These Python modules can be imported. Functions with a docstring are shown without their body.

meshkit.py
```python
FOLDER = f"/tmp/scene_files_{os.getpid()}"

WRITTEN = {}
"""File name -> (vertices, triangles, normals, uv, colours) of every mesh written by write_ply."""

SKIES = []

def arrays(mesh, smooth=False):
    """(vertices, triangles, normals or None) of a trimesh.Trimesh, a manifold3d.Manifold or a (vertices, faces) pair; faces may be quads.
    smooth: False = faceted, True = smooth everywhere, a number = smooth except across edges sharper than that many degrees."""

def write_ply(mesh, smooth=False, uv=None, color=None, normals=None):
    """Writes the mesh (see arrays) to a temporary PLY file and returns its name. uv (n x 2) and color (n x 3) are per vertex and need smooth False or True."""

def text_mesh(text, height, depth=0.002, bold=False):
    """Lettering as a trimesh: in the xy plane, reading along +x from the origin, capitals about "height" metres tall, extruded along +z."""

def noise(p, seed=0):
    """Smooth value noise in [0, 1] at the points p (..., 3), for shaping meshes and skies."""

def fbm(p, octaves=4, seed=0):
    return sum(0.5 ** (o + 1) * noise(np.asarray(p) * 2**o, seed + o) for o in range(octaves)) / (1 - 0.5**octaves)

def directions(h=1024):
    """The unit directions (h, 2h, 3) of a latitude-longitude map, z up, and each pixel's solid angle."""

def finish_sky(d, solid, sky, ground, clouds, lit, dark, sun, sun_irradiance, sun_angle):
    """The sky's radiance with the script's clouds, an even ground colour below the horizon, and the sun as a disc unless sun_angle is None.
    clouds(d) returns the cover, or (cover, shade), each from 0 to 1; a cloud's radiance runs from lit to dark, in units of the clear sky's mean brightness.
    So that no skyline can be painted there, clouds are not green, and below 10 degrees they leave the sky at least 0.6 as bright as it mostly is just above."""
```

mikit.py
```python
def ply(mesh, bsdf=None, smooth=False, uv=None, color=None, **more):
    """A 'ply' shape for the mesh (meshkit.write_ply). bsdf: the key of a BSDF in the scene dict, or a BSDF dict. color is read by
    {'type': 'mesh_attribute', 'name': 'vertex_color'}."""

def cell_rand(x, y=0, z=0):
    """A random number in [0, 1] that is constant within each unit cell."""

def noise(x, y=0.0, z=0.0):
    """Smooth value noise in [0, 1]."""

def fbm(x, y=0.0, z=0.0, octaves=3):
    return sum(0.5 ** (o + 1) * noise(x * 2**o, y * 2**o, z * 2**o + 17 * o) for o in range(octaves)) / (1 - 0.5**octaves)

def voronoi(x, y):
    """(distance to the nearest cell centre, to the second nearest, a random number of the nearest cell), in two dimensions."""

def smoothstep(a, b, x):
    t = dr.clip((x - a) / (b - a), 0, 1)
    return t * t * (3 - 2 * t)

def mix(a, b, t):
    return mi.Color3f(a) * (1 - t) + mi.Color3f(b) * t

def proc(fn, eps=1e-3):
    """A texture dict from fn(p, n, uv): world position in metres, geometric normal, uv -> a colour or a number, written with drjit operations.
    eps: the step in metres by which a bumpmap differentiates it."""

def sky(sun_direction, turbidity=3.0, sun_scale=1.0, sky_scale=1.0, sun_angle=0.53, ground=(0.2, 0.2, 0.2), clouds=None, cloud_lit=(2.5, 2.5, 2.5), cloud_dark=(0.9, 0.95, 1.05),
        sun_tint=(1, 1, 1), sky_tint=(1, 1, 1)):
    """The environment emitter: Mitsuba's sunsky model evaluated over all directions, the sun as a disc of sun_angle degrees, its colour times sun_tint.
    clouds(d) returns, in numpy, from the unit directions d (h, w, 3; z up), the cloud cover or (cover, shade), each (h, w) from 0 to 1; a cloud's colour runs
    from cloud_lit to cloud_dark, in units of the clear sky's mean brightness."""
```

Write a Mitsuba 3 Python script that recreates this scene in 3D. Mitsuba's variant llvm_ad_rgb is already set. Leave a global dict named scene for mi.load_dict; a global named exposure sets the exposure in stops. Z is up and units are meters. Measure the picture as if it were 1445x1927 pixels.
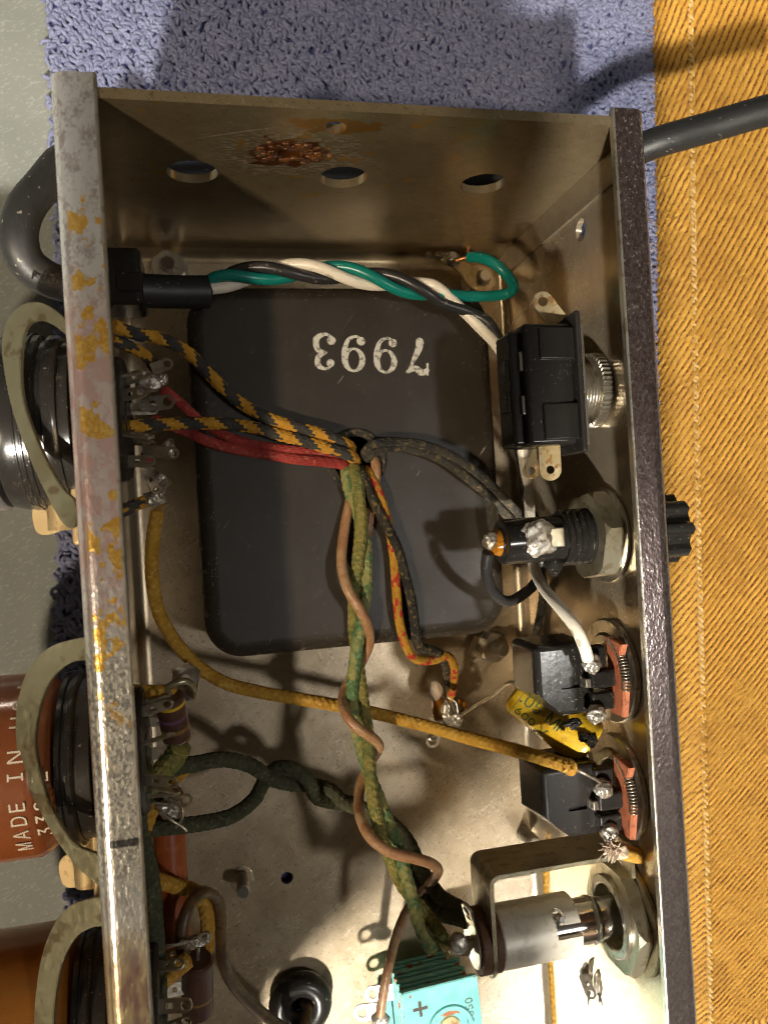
import math, random
import numpy as np, trimesh, mitsuba as mi, drjit as dr
import manifold3d as m3
from shapely.geometry import Polygon, LineString, Point, box as sbox
from shapely.ops import unary_union
import mikit, meshkit
from mikit import proc, noise, fbm, voronoi, smoothstep, mix, cell_rand

random.seed(7); rng = np.random.default_rng(7)
MM = 0.001
# ------------------------------------------------------------------ camera, lamps, exposure (lengths in mm below, written in metres)
CAM = np.array([22.29, -73.09, 205.87])
FWD = np.array([0.2145102, 0.0003923, -0.9767217]); DOWN = np.array([-0.0588139, -0.9981801, -0.0133177])
FWD /= np.linalg.norm(FWD); DOWN -= FWD * (DOWN @ FWD); DOWN /= np.linalg.norm(DOWN); RIGHT = np.cross(DOWN, FWD)
FPX, CX, CY = 1447.0, 722.5, 963.5
exposure = 0.0
AMBIENT = (0.066, 0.056, 0.042)
scene, labels = {'type': 'scene'}, {}
scene['camera'] = {'type': 'thinlens', 'fov_axis': 'x', 'fov': 2 * math.degrees(math.atan(722.5 / FPX)), 'aperture_radius': 0.00055, 'focus_distance': 0.160,
    'near_clip': 0.0005, 'far_clip': 20.0,
    'to_world': mi.ScalarTransform4f().look_at(origin=(CAM * MM).tolist(), target=((CAM + FWD * 100) * MM).tolist(), up=(-DOWN).tolist())}
scene['room_light'] = {'type': 'constant', 'radiance': {'type': 'rgb', 'value': list(AMBIENT)}}

def lamp(key, towards, dist, radius, E, col, label):
    d = np.array(towards, float); d /= np.linalg.norm(d)
    c = np.array([54., -90., 30.]) + d * dist
    L = E / (math.pi * (radius / dist) ** 2)
    scene[key] = {'type': 'sphere', 'center': (c * MM).tolist(), 'radius': radius * MM, 'emitter': {'type': 'area', 'radiance': {'type': 'rgb', 'value': [L * k for k in col]}}}
    labels[key] = {'label': label, 'category': 'light bulb'}
lamp('unseen_bulb', (-.31, -.82, 1.), 1500, 36, 7.0, (1.0, .93, .80), 'round bulb of a bright unseen lamp, placed to light the scene from the near end')  # main lamp, out of view, throws the shadows towards the far end
lamp('unseen_bulb_001', (-.75, -.45, 1.), 1500, 40, 2.7, (1.0, .82, .58), 'round bulb of a warm unseen lamp, placed to light the chassis from the left')  # out of view, lights the end wall and transformer over the left rim
lamp('unseen_bulb_002', (.40, -.15, 1.), 1800, 70, .55, (1.0, .96, .9), 'round bulb of a weak unseen lamp, placed to light the chassis from the upper right')  # out of view, weak light from above on the right side

# ------------------------------------------------------------------ layout helpers
def at(px, py, z=None, x=None, y=None, n=None, d=None):
    "the point (mm) of a given plane that the photograph shows at pixel px, py"
    r = RIGHT * (px - CX) / FPX + DOWN * (py - CY) / FPX + FWD
    if n is not None:
        n = np.asarray(n, float); t = (d - n @ CAM) / (n @ r)
    elif z is not None: t = (z - CAM[2]) / r[2]
    elif x is not None: t = (x - CAM[0]) / r[0]
    else: t = (y - CAM[1]) / r[1]
    return CAM + t * r
def pts(*q): return [at(a, b, z=c) for a, b, c in q]

def out(key, mesh, mat, smooth=False, uv=None, **kw):
    if isinstance(mesh, list): return [out(key, m, mat, smooth, uv, **kw) for m in mesh]
    if isinstance(mesh, m3.Manifold):
        m = mesh.to_mesh(); mesh = trimesh.Trimesh(m.vert_properties[:, :3], m.tri_verts, process=False)
    if isinstance(mesh, tuple): mesh = trimesh.Trimesh(mesh[0], mesh[1], process=False)
    mesh = mesh.copy(); mesh.vertices = mesh.vertices * MM
    k, i = key, 0
    while k in scene: i += 1; k = f'{key}_{i:03d}'
    scene[k] = mikit.ply(mesh, mat, smooth=smooth, uv=uv)
    if kw: labels[k] = kw
    return k
def name(k):
    q, i = k, 0
    while any(s == q or s.startswith(q + '__') for s in scene): i += 1; q = f'{k}_{i:03d}'
    return q
def tag(k, label, category, group=None):
    labels[k] = {'label': label, 'category': category}
    if group: labels[k]['group'] = group
cat = trimesh.util.concatenate
def man(t): return m3.Manifold(m3.Mesh(np.asarray(t.vertices, np.float32), np.asarray(t.faces, np.uint32)))
def bar(lo, hi, r=0.0, seg=3):
    lo, hi = np.minimum(lo, hi).astype(float), np.maximum(lo, hi).astype(float)
    if r <= 0: return trimesh.creation.box(bounds=[lo, hi])
    s = trimesh.creation.icosphere(subdivisions=seg - 1 if seg > 1 else 1, radius=r).vertices
    P = [s + [a, b, c] for a in (lo[0] + r, hi[0] - r) for b in (lo[1] + r, hi[1] - r) for c in (lo[2] + r, hi[2] - r)]
    return trimesh.convex.convex_hull(np.vstack(P))
def frame(axis):
    a = np.asarray(axis, float); a = a / np.linalg.norm(a)
    u = np.cross(a, [0, 0, 1.]) if abs(a[2]) < .9 else np.cross(a, [1., 0, 0]); u /= np.linalg.norm(u)
    return np.column_stack([u, np.cross(a, u), a])
def place(mesh, origin, axis=(0, 0, 1), spin=0):
    m = mesh.copy(); c, s = math.cos(spin), math.sin(spin)
    R = frame(axis) @ np.array([[c, -s, 0], [s, c, 0], [0, 0, 1.]])
    m.vertices = m.vertices @ R.T + np.asarray(origin); return m
def lathe(profile, origin, axis, n=48):
    "profile: (radius, distance along the axis); closed at the ends when the radius starts and ends at 0"
    return place(trimesh.creation.revolve(np.array(profile, float), sections=n), origin, axis)
def ring(r0, r1, h0, h1, origin, axis, n=48, b=.15):
    return lathe([(r0, h0 + b), (r0 + b, h0), (r1 - b, h0), (r1, h0 + b), (r1, h1 - b), (r1 - b, h1), (r0 + b, h1), (r0, h1 - b), (r0, h0 + b)], origin, axis, n)
def disc(r, h0, h1, origin, axis, n=48, b=.15):
    return lathe([(0, h0), (r - b, h0), (r, h0 + b), (r, h1 - b), (r - b, h1), (0, h1)], origin, axis, n)
def slab(poly, thick, b=0.0):
    "polygon extruded to thickness, with a small chamfer b"
    g = poly.geoms if hasattr(poly, 'geoms') else [poly]
    o = []
    for p in g:
        if b:
            cs = m3.CrossSection([np.array(p.exterior.coords)[:-1]] + [np.array(i.coords)[:-1] for i in p.interiors], m3.FillRule.EvenOdd)
            inn = cs.offset(-b, m3.JoinType.Round)
            M = m3.Manifold.extrude(cs, thick - 2 * b).translate([0, 0, b]) + m3.Manifold.extrude(inn, thick)
            mm = M.to_mesh(); o.append(trimesh.Trimesh(mm.vert_properties[:, :3], mm.tri_verts, process=False))
        else: o.append(trimesh.creation.extrude_polygon(p, thick, engine='earcut'))
    return cat(o)
def basis_place(mesh, o, ex, ey):
    ex = np.asarray(ex, float) / np.linalg.norm(ex); ey = np.asarray(ey, float); ey = ey - ex * (ey @ ex); ey /= np.linalg.norm(ey)
    m = mesh.copy(); m.vertices = m.vertices @ np.column_stack([ex, ey, np.cross(ex, ey)]).T + np.asarray(o); return m
def outline_plate(px, n, d, thick, holes=(), b=.12):
    "a flat plate of its own thickness whose corners lie in the plane n.p = d"
    n = np.asarray(n, float); n /= np.linalg.norm(n)
    P = np.array([at(a, c, n=n, d=d) for a, c in px]); H = [np.array([at(a, c, n=n, d=d) for a, c in h]) for h in holes]
    o = P[0]; ex = np.cross([0, 1., 0], n); ex /= np.linalg.norm(ex); ey = np.cross(n, ex)
    f = lambda Q: np.column_stack([(Q - o) @ ex, (Q - o) @ ey])
    sm = lambda Q: spline2(f(Q))
    poly = Polygon(sm(P), [sm(h) for h in H]).buffer(0)
    return basis_place(slab(poly, thick, b), o - n * thick, ex, ey)
def spline2(P, n=8):
    P = np.asarray(P); N = len(P); o = []
    for i in range(N):
        p0, p1, p2, p3 = P[i - 1], P[i], P[(i + 1) % N], P[(i + 2) % N]
        for t in np.arange(n) / n:
            o.append(.5 * (2 * p1 + (p2 - p0) * t + (2 * p0 - 5 * p1 + 4 * p2 - p3) * t ** 2 + (3 * p1 - p0 - 3 * p2 + p3) * t ** 3))
    return np.array(o)
def curve(P, step=.5):
    P = np.asarray(P, float)
    if len(P) == 2: P = np.vstack([P[0], P.mean(0), P[1]])
    Q = np.vstack([2 * P[0] - P[1], P, 2 * P[-1] - P[-2]]); o = []
    for i in range(1, len(Q) - 2):
        a, b_, c, d = Q[i - 1:i + 3]; ka, kb, kc = [max(np.linalg.norm(v), 1e-6) ** .5 for v in (b_ - a, c - b_, d - c)]
        t0, t1, t2, t3 = 0, ka, ka + kb, ka + kb + kc
        for t in np.linspace(t1, t2, 24, endpoint=False):
            A1 = (t1 - t) / t1 * a + t / t1 * b_; A2 = (t2 - t) / kb * b_ + (t - t1) / kb * c; A3 = (t3 - t) / kc * c + (t - t2) / kc * d
            B1 = (t2 - t) / t2 * A1 + t / t2 * A2; B2 = (t3 - t) / (t3 - t1) * A2 + (t - t1) / (t3 - t1) * A3
            o.append((t2 - t) / kb * B1 + (t - t1) / kb * B2)
    o.append(P[-1]); o = np.array(o)
    s = np.r_[0, np.cumsum(np.linalg.norm(np.diff(o, axis=0), axis=1))]
    t = np.linspace(0, s[-1], max(int(s[-1] / step), 3) + 1)
    return np.column_stack([np.interp(t, s, o[:, k]) for k in range(3)])
def frames(C):
    T = np.gradient(C, axis=0); T /= np.linalg.norm(T, axis=1, keepdims=True)
    u = np.cross(T[0], [0.1, .2, 1.]); u /= np.linalg.norm(u); U = [u]
    for k in range(1, len(C)):
        u = U[-1] - T[k] * (U[-1] @ T[k]); U.append(u / np.linalg.norm(u))
    U = np.array(U); return T, U, np.cross(T, U)
def tube(C, r, n=16, lump=0.0, seed=0, ends=True, braid=0.0):
    "(vertices, triangles, uv): u = mm along, v = turns around"
    C = np.asarray(C); T, U, V = frames(C); s = np.r_[0, np.cumsum(np.linalg.norm(np.diff(C, axis=0), axis=1))]
    r = np.full(len(C), float(r)) if np.isscalar(r) else np.asarray(r, float)
    a = np.linspace(0, 2 * np.pi, n + 1)
    ringp = np.cos(a)[None, :, None] * U[:, None] + np.sin(a)[None, :, None] * V[:, None]
    R = np.repeat(r[:, None], n + 1, 1)
    if lump:
        q = np.stack([np.cos(a)[None] * .7 + 0 * s[:, None], np.sin(a)[None] * .7 + 0 * s[:, None], s[:, None] * .55 + 0 * a[None]], -1)
        R = R * (1 + lump * (meshkit.fbm(q + 31.7 * seed + 5, 3, seed) - .5) * 2)
    if braid:
        vv = a[None] / (2 * np.pi) * 4; uu = s[:, None] / 1.7
        R = R * (1 + braid * np.maximum(np.cos(2 * np.pi * (uu + vv)), np.cos(2 * np.pi * (uu - vv))))
    P = (C[:, None] + ringp * R[..., None]).reshape(-1, 3)
    uv = np.stack([np.repeat(s[:, None], n + 1, 1), np.repeat(a[None] / (2 * np.pi), len(C), 0)], -1).reshape(-1, 2)
    i, j = np.meshgrid(np.arange(len(C) - 1), np.arange(n), indexing='ij'); k = (i * (n + 1) + j).ravel()
    F = np.vstack([np.column_stack([k, k + 1, k + n + 2]), np.column_stack([k, k + n + 2, k + n + 1])])
    if ends:
        for e, off in ((0, 0), (len(C) - 1, (len(C) - 1) * (n + 1))):
            b = len(P); rimv = P[off:off + n + 1]; P = np.vstack([P, rimv, C[e][None] + (T[e] * (-1 if e == 0 else 1) * r[e] * .3)[None]])
            uv = np.vstack([uv, uv[off:off + n + 1], uv[off][None]])
            j = np.arange(n); f = np.column_stack([np.full(n, b + n + 1), b + j + 1, b + j])
            F = np.vstack([F, f if e == 0 else f[:, ::-1]])
    return P, F, uv
def wire(key, P, r, mat, step=.5, n=16, lump=0.0, **kw):
    cl = 'cloth' in mat
    v, f, uv = tube(curve(P, .22 if cl else step), r, 28 if cl else n, lump, seed=len(scene), braid=.085 if cl else 0)
    return out(key, (v, f), mat, True, uv, **kw)
def rod(a, b, r, n=10):
    v, f, _ = tube(curve([a, b], 1.0), r, n); return trimesh.Trimesh(v, f, process=False)
def rods(P, r, n=10, step=.6):
    v, f, _ = tube(curve(P, step), r, n); return trimesh.Trimesh(v, f, process=False)
def blob(c, size, seed=0, amp=.3, sub=3, fr=1.3):
    m = trimesh.creation.icosphere(subdivisions=sub); v = m.vertices
    m.vertices = v * (1 + amp * 2 * (meshkit.fbm(v * fr + seed * 7.3, 3, seed) - .5))[:, None] * np.asarray(size) + np.asarray(c); return m
def frays(c, d, n, length, r=.07, seed=0, spread=.8):
    g = np.random.default_rng(seed); d = np.asarray(d, float) / np.linalg.norm(d); o = []
    for _ in range(n):
        e = d + g.normal(size=3) * spread; e /= np.linalg.norm(e); st = np.asarray(c) + g.normal(size=3) * .45
        L = length * g.uniform(.5, 1.2); k = g.normal(size=3) * .25 * L
        o.append(rods([st, st + e * L * .5 + k * .3, st + e * L + k], r, 5, .4))
    return cat(o)
def hexnut(r, h, bore, origin, axis, spin=0):
    a = np.arange(6) * np.pi / 3
    p = Polygon(np.column_stack([np.cos(a), np.sin(a)]) * r, [np.column_stack([np.cos(np.linspace(0, 6.28, 33)[:-1]), np.sin(np.linspace(0, 6.28, 33)[:-1])]) * bore])
    cone = man(trimesh.creation.revolve(np.array([(0, 0), (r * .93, 0), (r * 1.02, .12 * r), (r * 1.02, h - .12 * r), (r * .93, h), (0, h)]), sections=64))
    m = (man(slab(p, h)) ^ cone).to_mesh()
    return place(trimesh.Trimesh(m.vert_properties[:, :3], m.tri_verts, process=False), origin, axis, spin)
def thread(r, h0, h1, pitch, origin, axis, depth=.25, n=40):
    k = int((h1 - h0) / pitch); pr = [(0, h0)]
    for i in range(k):
        z = h0 + i * pitch; pr += [(r - depth, z), (r, z + pitch * .4), (r, z + pitch * .55), (r - depth, z + pitch * .95)]
    return lathe(pr + [(0, h1)], origin, axis, n)
def letters(text, height, o, ex, ey, depth=.05, bold=True):
    return basis_place(meshkit.text_mesh(text, height, depth, bold), o, ex, ey)

# ------------------------------------------------------------------ materials
def P3(c): return {'type': 'rgb', 'value': list(c)}
def prin(key, color, rough=.5, metal=0.0, spec=.5, bump=None, bscale=1e-4, two=False, eps=5e-5, **kw):
    b = {'type': 'principled', 'base_color': proc(color) if callable(color) else P3(color), 'roughness': proc(rough) if callable(rough) else rough, 'metallic': metal, 'specular': spec, **kw}
    if bump is not None: b = {'type': 'bumpmap', 'arbitrary': proc(bump, eps), 'scale': bscale, 'bsdf': b}
    scene[key] = {'type': 'twosided', 'bsdf': b}
def mm(p): return p.x * 1000, p.y * 1000, p.z * 1000
def C3(*c): return mi.Color3f(*c)

def steel_col(p, n, uv):
    x, y, z = mm(p); a = fbm(x * .06, y * .06, z * .06, 4); b = fbm(x * .5 + 9, y * .5, z * .5, 3)
    s = smoothstep(.80, .86, noise(x * 1.1 + y * .35, y * 3.1 - x * 1.3, z * 2)) * smoothstep(.45, .6, noise(x * .11, y * .11, z * .11))
    d = smoothstep(.83, .88, noise(x * 2.7, y * 2.7, z * 2.7))
    c = mix((.44, .36, .255), (.54, .46, .345), smoothstep(.3, .7, a * .7 + b * .3))
    c = mix(c, (.30, .22, .13), smoothstep(.62, .78, fbm(x * .13 + 40, y * .13, z * .13, 4)) * .2)
    l1 = smoothstep(.90, .94, noise((x + y * .7) * .16, (y - x * .7) * 5.5, z * 5)); l2 = smoothstep(.91, .95, noise((y * 1.1 - x * .5) * .2, (x * 1.1 + y * .5) * 6.5, z * 5))
    return mix(mix(c, (.80, .75, .66), dr.maximum(s * .4, dr.maximum(l1, l2) * .55)), (.12, .09, .06), d * .45)
def steel_rough(p, n, uv):
    x, y, z = mm(p); return .31 + .12 * fbm(x * .2, y * .2, z * .2, 3)
def wall_rough(p, n, uv):
    x, y, z = mm(p); return .19 + .14 * fbm(x * .2, y * .2, z * .2, 3)
def fine_bump(p, n, uv):
    x, y, z = mm(p); return fbm(x * .9, y * .9, z * .9, 3)
prin('steel', lambda p, n, uv: mi.Color3f(steel_col(p, n, uv)) * C3(.90, .875, .83), steel_rough, .78, bump=fine_bump, bscale=1.5e-5)
def wall_glint_col(p, n, uv):
    x, y, z = mm(p); c = mi.Color3f(steel_col(p, n, uv)); f = smoothstep(.80, .84, noise(y * 3.4, z * 3.4, x * 2)) * smoothstep(.42, .66, fbm(y * .09, z * .12, 4, 3))  # pale flecks put tiny glints of reflected light into the wall colour
    return mix(c, (.95, .82, .60), f * .8)
prin('wall_steel_glints', wall_glint_col, wall_rough, .74, bump=fine_bump, bscale=1.5e-5)
HOLE = at(548, 288, y=-1.8); HOLE2 = at(630, 240, y=-1.8)
def end_col(p, n, uv):
    x, y, z = mm(p); c = mi.Color3f(steel_col(p, n, uv)) * C3(.74, .69, .57)
    q = fbm(x * .45, y * .45, z * .45, 4)
    r1 = dr.sqrt(dr.square((x - float(HOLE[0])) / 1.5) + dr.square(z - float(HOLE[2]))); r2 = dr.sqrt(dr.square((x - float(HOLE2[0])) / 2.2) + dr.square((z - float(HOLE2[2]) - .8) / .7))
    scr = smoothstep(13, 5, r1 + 9 * (q - .5)) * smoothstep(.52, .62, noise(x * .9, z * 3.1, 3))
    c = mix(c, (.62, .54, .42), scr * .8)
    ru = smoothstep(6.3, 4.0, r1 + 9 * (q - .5)); c = mix(c, (.17, .055, .012), ru)
    ru2 = smoothstep(4.2, 2.6, r2 + 6 * (q - .5)); c = mix(c, (.36, .16, .02), ru2 * .85)
    sp = smoothstep(.70, .76, fbm(x * .35 + 3, z * .35, 7, 4)) * smoothstep(36, 18, r1); c = mix(c, (.48, .27, .04), sp * .8)
    d1 = dr.abs((z - 61.5) - (x - 26) * .38); sc = smoothstep(.5, .1, d1 + noise(x * 1.2, z, 2) * .3) * smoothstep(22, 25, x) * smoothstep(38, 34, x)
    return mix(c, (.8, .74, .62), sc * .7)
prin('end_steel', end_col, wall_rough, .76, bump=fine_bump, bscale=1.5e-5)
def flange_left(p, n, uv):
    x, y, z = mm(p); b = fbm(x * .8, y * .5, z, 4); f = fbm(x * 2.4, y * 2.0, z * 2, 3)
    c = mix((.66, .67, .68), (.42, .38, .38), smoothstep(.44, .64, b * .55 + f * .45))
    pink = smoothstep(-28, -42, y) * smoothstep(-98, -72, y); c = mix(c, (.60, .42, .40), pink * (.45 + .5 * smoothstep(.4, .6, b)))
    gray = smoothstep(-84, -98, y) * smoothstep(-142, -126, y); c = mix(c, mix((.27, .26, .24), (.60, .57, .51), smoothstep(.36, .60, f)), gray)
    gold = smoothstep(-134, -146, y); c = mix(c, mix((.50, .40, .24), (.30, .20, .16), smoothstep(.4, .6, fbm(x * .4, y * .2, 3, 3))), gold)
    band = smoothstep(-17, -24, y) * (1 - .72 * smoothstep(-40, -64, y)) * smoothstep(-124, -86, y)
    yl = smoothstep(.615 - .12 * band, .65 - .12 * band, fbm(x * .48 + 11, y * .40 + 4, 2, 5)) * smoothstep(.02, .25, band) * smoothstep(1.2, 2.2, x)
    c = mix(c, mix((.62, .33, .035), (.72, .50, .14), smoothstep(.35, .7, f)), yl * .95)
    blk = smoothstep(.8, .45, dr.abs(y + 124.6 + .25 * (b - .5))) * smoothstep(1.8, 2.6, x); return mix(c, (.03, .03, .03), blk * .9)
prin('flange_left', flange_left, .27, .78, bump=lambda p, n, uv: fbm(p.x * 1900, p.y * 1500, p.z * 1500, 3), bscale=.55e-4)
def flange_right(p, n, uv):
    x, y, z = mm(p); f = fbm(x * 2.2, y * 1.6, z * 2, 3); d = noise(x * 2.6 + y * .6, y * 2.2 - x * 1.4, z)
    c = mix((.15, .10, .095), (.42, .36, .35), smoothstep(.35, .65, f) * .35 + .6 * smoothstep(-40, -170, y))
    sp = smoothstep(.72, .80, d) * (.35 + .65 * smoothstep(-60, 0, y)); return mix(c, (.80, .74, .64), sp * .8)
prin('flange_right', flange_right, .19, .9, bump=lambda p, n, uv: fbm(p.x * 2100, p.y * 1700, p.z * 1500, 3), bscale=.35e-4)
def dusty(base, dust, thr=.80, fr=1.6):
    def f(p, n, uv):
        x, y, z = mm(p); s = smoothstep(thr, thr + .05, noise(x * fr, y * fr, z * fr)) * smoothstep(.4, .62, noise(x * fr * .37 + 3, y * fr * .37, z * fr * .37))
        return mix(mix(base, tuple(1.35 * k for k in base), fbm(x * .12, y * .12, z * .12, 3)), dust, s * .75)
    return f
def cover_col(p, n, uv):
    x, y, z = mm(p); c = mi.Color3f(dusty((.024, .0185, .0135), (.36, .33, .28), .83, 4.2)(p, n, uv))
    l = smoothstep(.955, .975, noise((x * .8 + y) * .11, (y * .8 - x) * 4.5, 3)) * smoothstep(.4, .6, noise(x * .2, y * .2, 9)); e = smoothstep(31.2, 30.2, z) * smoothstep(26, 29, z) * smoothstep(.60, .72, fbm(x * .8, y * .8, z * .8, 3))
    sm = smoothstep(.55, .8, fbm(x * .07, y * .07, 2, 4)); return mix(mix(c, (.038, .033, .027), sm * .7), (.24, .215, .18), dr.maximum(l * .7, e * .5))
prin('black_enamel', cover_col, lambda p, n, uv: .33 + .14 * fbm(p.x * 90, p.y * 90, p.z * 90, 3), 0, .5)
def paint_worn(p, n, uv):
    x, y, z = mm(p); return mix((.60, .58, .52), (.12, .115, .11), smoothstep(.52, .72, fbm(x * 1.6, y * 1.6, 1, 4)) * .8)
prin('worn_paint', paint_worn, .6)
prin('bakelite', dusty((.012, .011, .010), (.30, .26, .20), .85, 3.4), .19, 0, .55, bump=fine_bump, bscale=1.5e-5)
prin('dull_bakelite', dusty((.016, .014, .013), (.25, .21, .16), .84, 3.0), .32, 0, .5, bump=fine_bump, bscale=2e-5)
prin('rubber', dusty((.013, .013, .013), (.22, .20, .17), .85, 1.7), .48, 0, .45)
prin('grommet_rubber', dusty((.015, .013, .012), (.22, .18, .13), .84, 1.2), .27)
prin('teal_vinyl', dusty((.004, .150, .125), (.15, .30, .26), .86, 1.2), .30)
prin('white_vinyl', dusty((.66, .60, .50), (.40, .34, .26), .70, .5), .35)
prin('black_vinyl', dusty((.020, .019, .020), (.20, .18, .16), .86, 1.4), .33)
def weave(p, n, uv):
    u, v = uv.x / .95, uv.y * 8; return .5 + .28 * dr.sin(6.2832 * (u + v)) * dr.sin(6.2832 * (u - v)) + .35 * fbm(uv.x * 3, uv.y * 14, 3, 2)
def cloth(key, fn, rough=.7, bs=4.5e-4, **kw): prin(key, fn, rough, 0, .35, bump=weave, bscale=bs, eps=6e-5, **kw)
def ybk(p, n, uv):
    u = dr.floor(uv.x / .62 + .5 * dr.floor(uv.y * 12)) * .62; v = dr.floor(uv.y * 12) / 12
    w = dr.abs(v * 2 - dr.floor(v * 2) - .5) * 2; t = (u / 8.4 + .45 * w); t = t - dr.floor(t)
    k = smoothstep(.48, .50, t); g = fbm(uv.x * .5, uv.y * 4, 2, 3)
    return mix(mix((.66, .36, .040), (.46, .20, .025), g), mix((.030, .029, .029), (.075, .068, .062), g), k)
cloth('yellow_black_cloth', ybk)
def speck(base, c2, c3, s=1.0, th=.55):
    def f(p, n, uv):
        x, y, z = mm(p); a = fbm(x * .28 * s, y * .28 * s, z * .28 * s, 4); b = fbm(x * 1.3 * s + 7, y * 1.3 * s, z * 1.3 * s, 3)
        c = mix(base, c2, smoothstep(th - .13, th + .13, a)); return mix(c, c3, smoothstep(.56, .72, b) * .75)
    return f
cloth('red_cloth', speck((.40, .055, .045), (.30, .035, .030), (.45, .15, .10)), .62)
cloth('green_cloth', speck((.105, .185, .075), (.34, .31, .11), (.22, .36, .20), 1.5, .54), .36)
cloth('olive_cloth', speck((.26, .225, .065), (.15, .165, .05), (.40, .34, .11), 1.5, .55), .36)
cloth('dark_cloth', speck((.040, .036, .028), (.020, .020, .019), (.22, .155, .055), 1.2), .42)
cloth('grey_cloth', speck((.050, .046, .038), (.028, .028, .027), (.20, .15, .07), 1.2), .5)
cloth('orange_cloth', speck((.47, .26, .035), (.38, .19, .025), (.56, .37, .09)), .8, 1.6e-4)
cloth('dark_green_cloth', speck((.070, .072, .040), (.045, .052, .032), (.13, .12, .07)), .8)
def ry(p, n, uv):
    u = dr.floor(uv.x / .7 + .5 * dr.floor(uv.y * 8)) * .7; v = dr.floor(uv.y * 8) / 8
    t = u / 7.0 + v; t = t - dr.floor(t); g = fbm(uv.x * .9, uv.y * 4, 2, 3)
    return mix(mix((.62, .35, .035), (.45, .21, .03), g), (.50, .045, .030), smoothstep(.52, .55, t) * smoothstep(.62, .45, g))
cloth('red_yellow_cloth', ry, .45)
prin('brown_rubber', speck((.34, .175, .085), (.43, .27, .15), (.26, .12, .05), 1.4), .36, bump=weave, bscale=8e-5, eps=6e-5)
prin('dark_brown_rubber', speck((.085, .048, .024), (.14, .08, .03), (.05, .028, .015)), .36, bump=weave, bscale=6e-5, eps=6e-5)
prin('solder', speck((.56, .53, .47), (.36, .31, .24), (.14, .08, .035), 1.3), .42, .72, bump=fine_bump, bscale=2e-4)
prin('tinned_brass', speck((.80, .66, .40), (.66, .48, .22), (.48, .20, .03), .8), .32, .6, bump=fine_bump, bscale=8e-5)
prin('plated', speck((.68, .63, .53), (.56, .50, .40), (.40, .33, .22), .6), .27, .92, bump=fine_bump, bscale=6e-5)
prin('olive_plated', speck((.52, .48, .36), (.44, .39, .26), (.34, .28, .16), .5), .36, .88, bump=fine_bump, bscale=6e-5)
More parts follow.
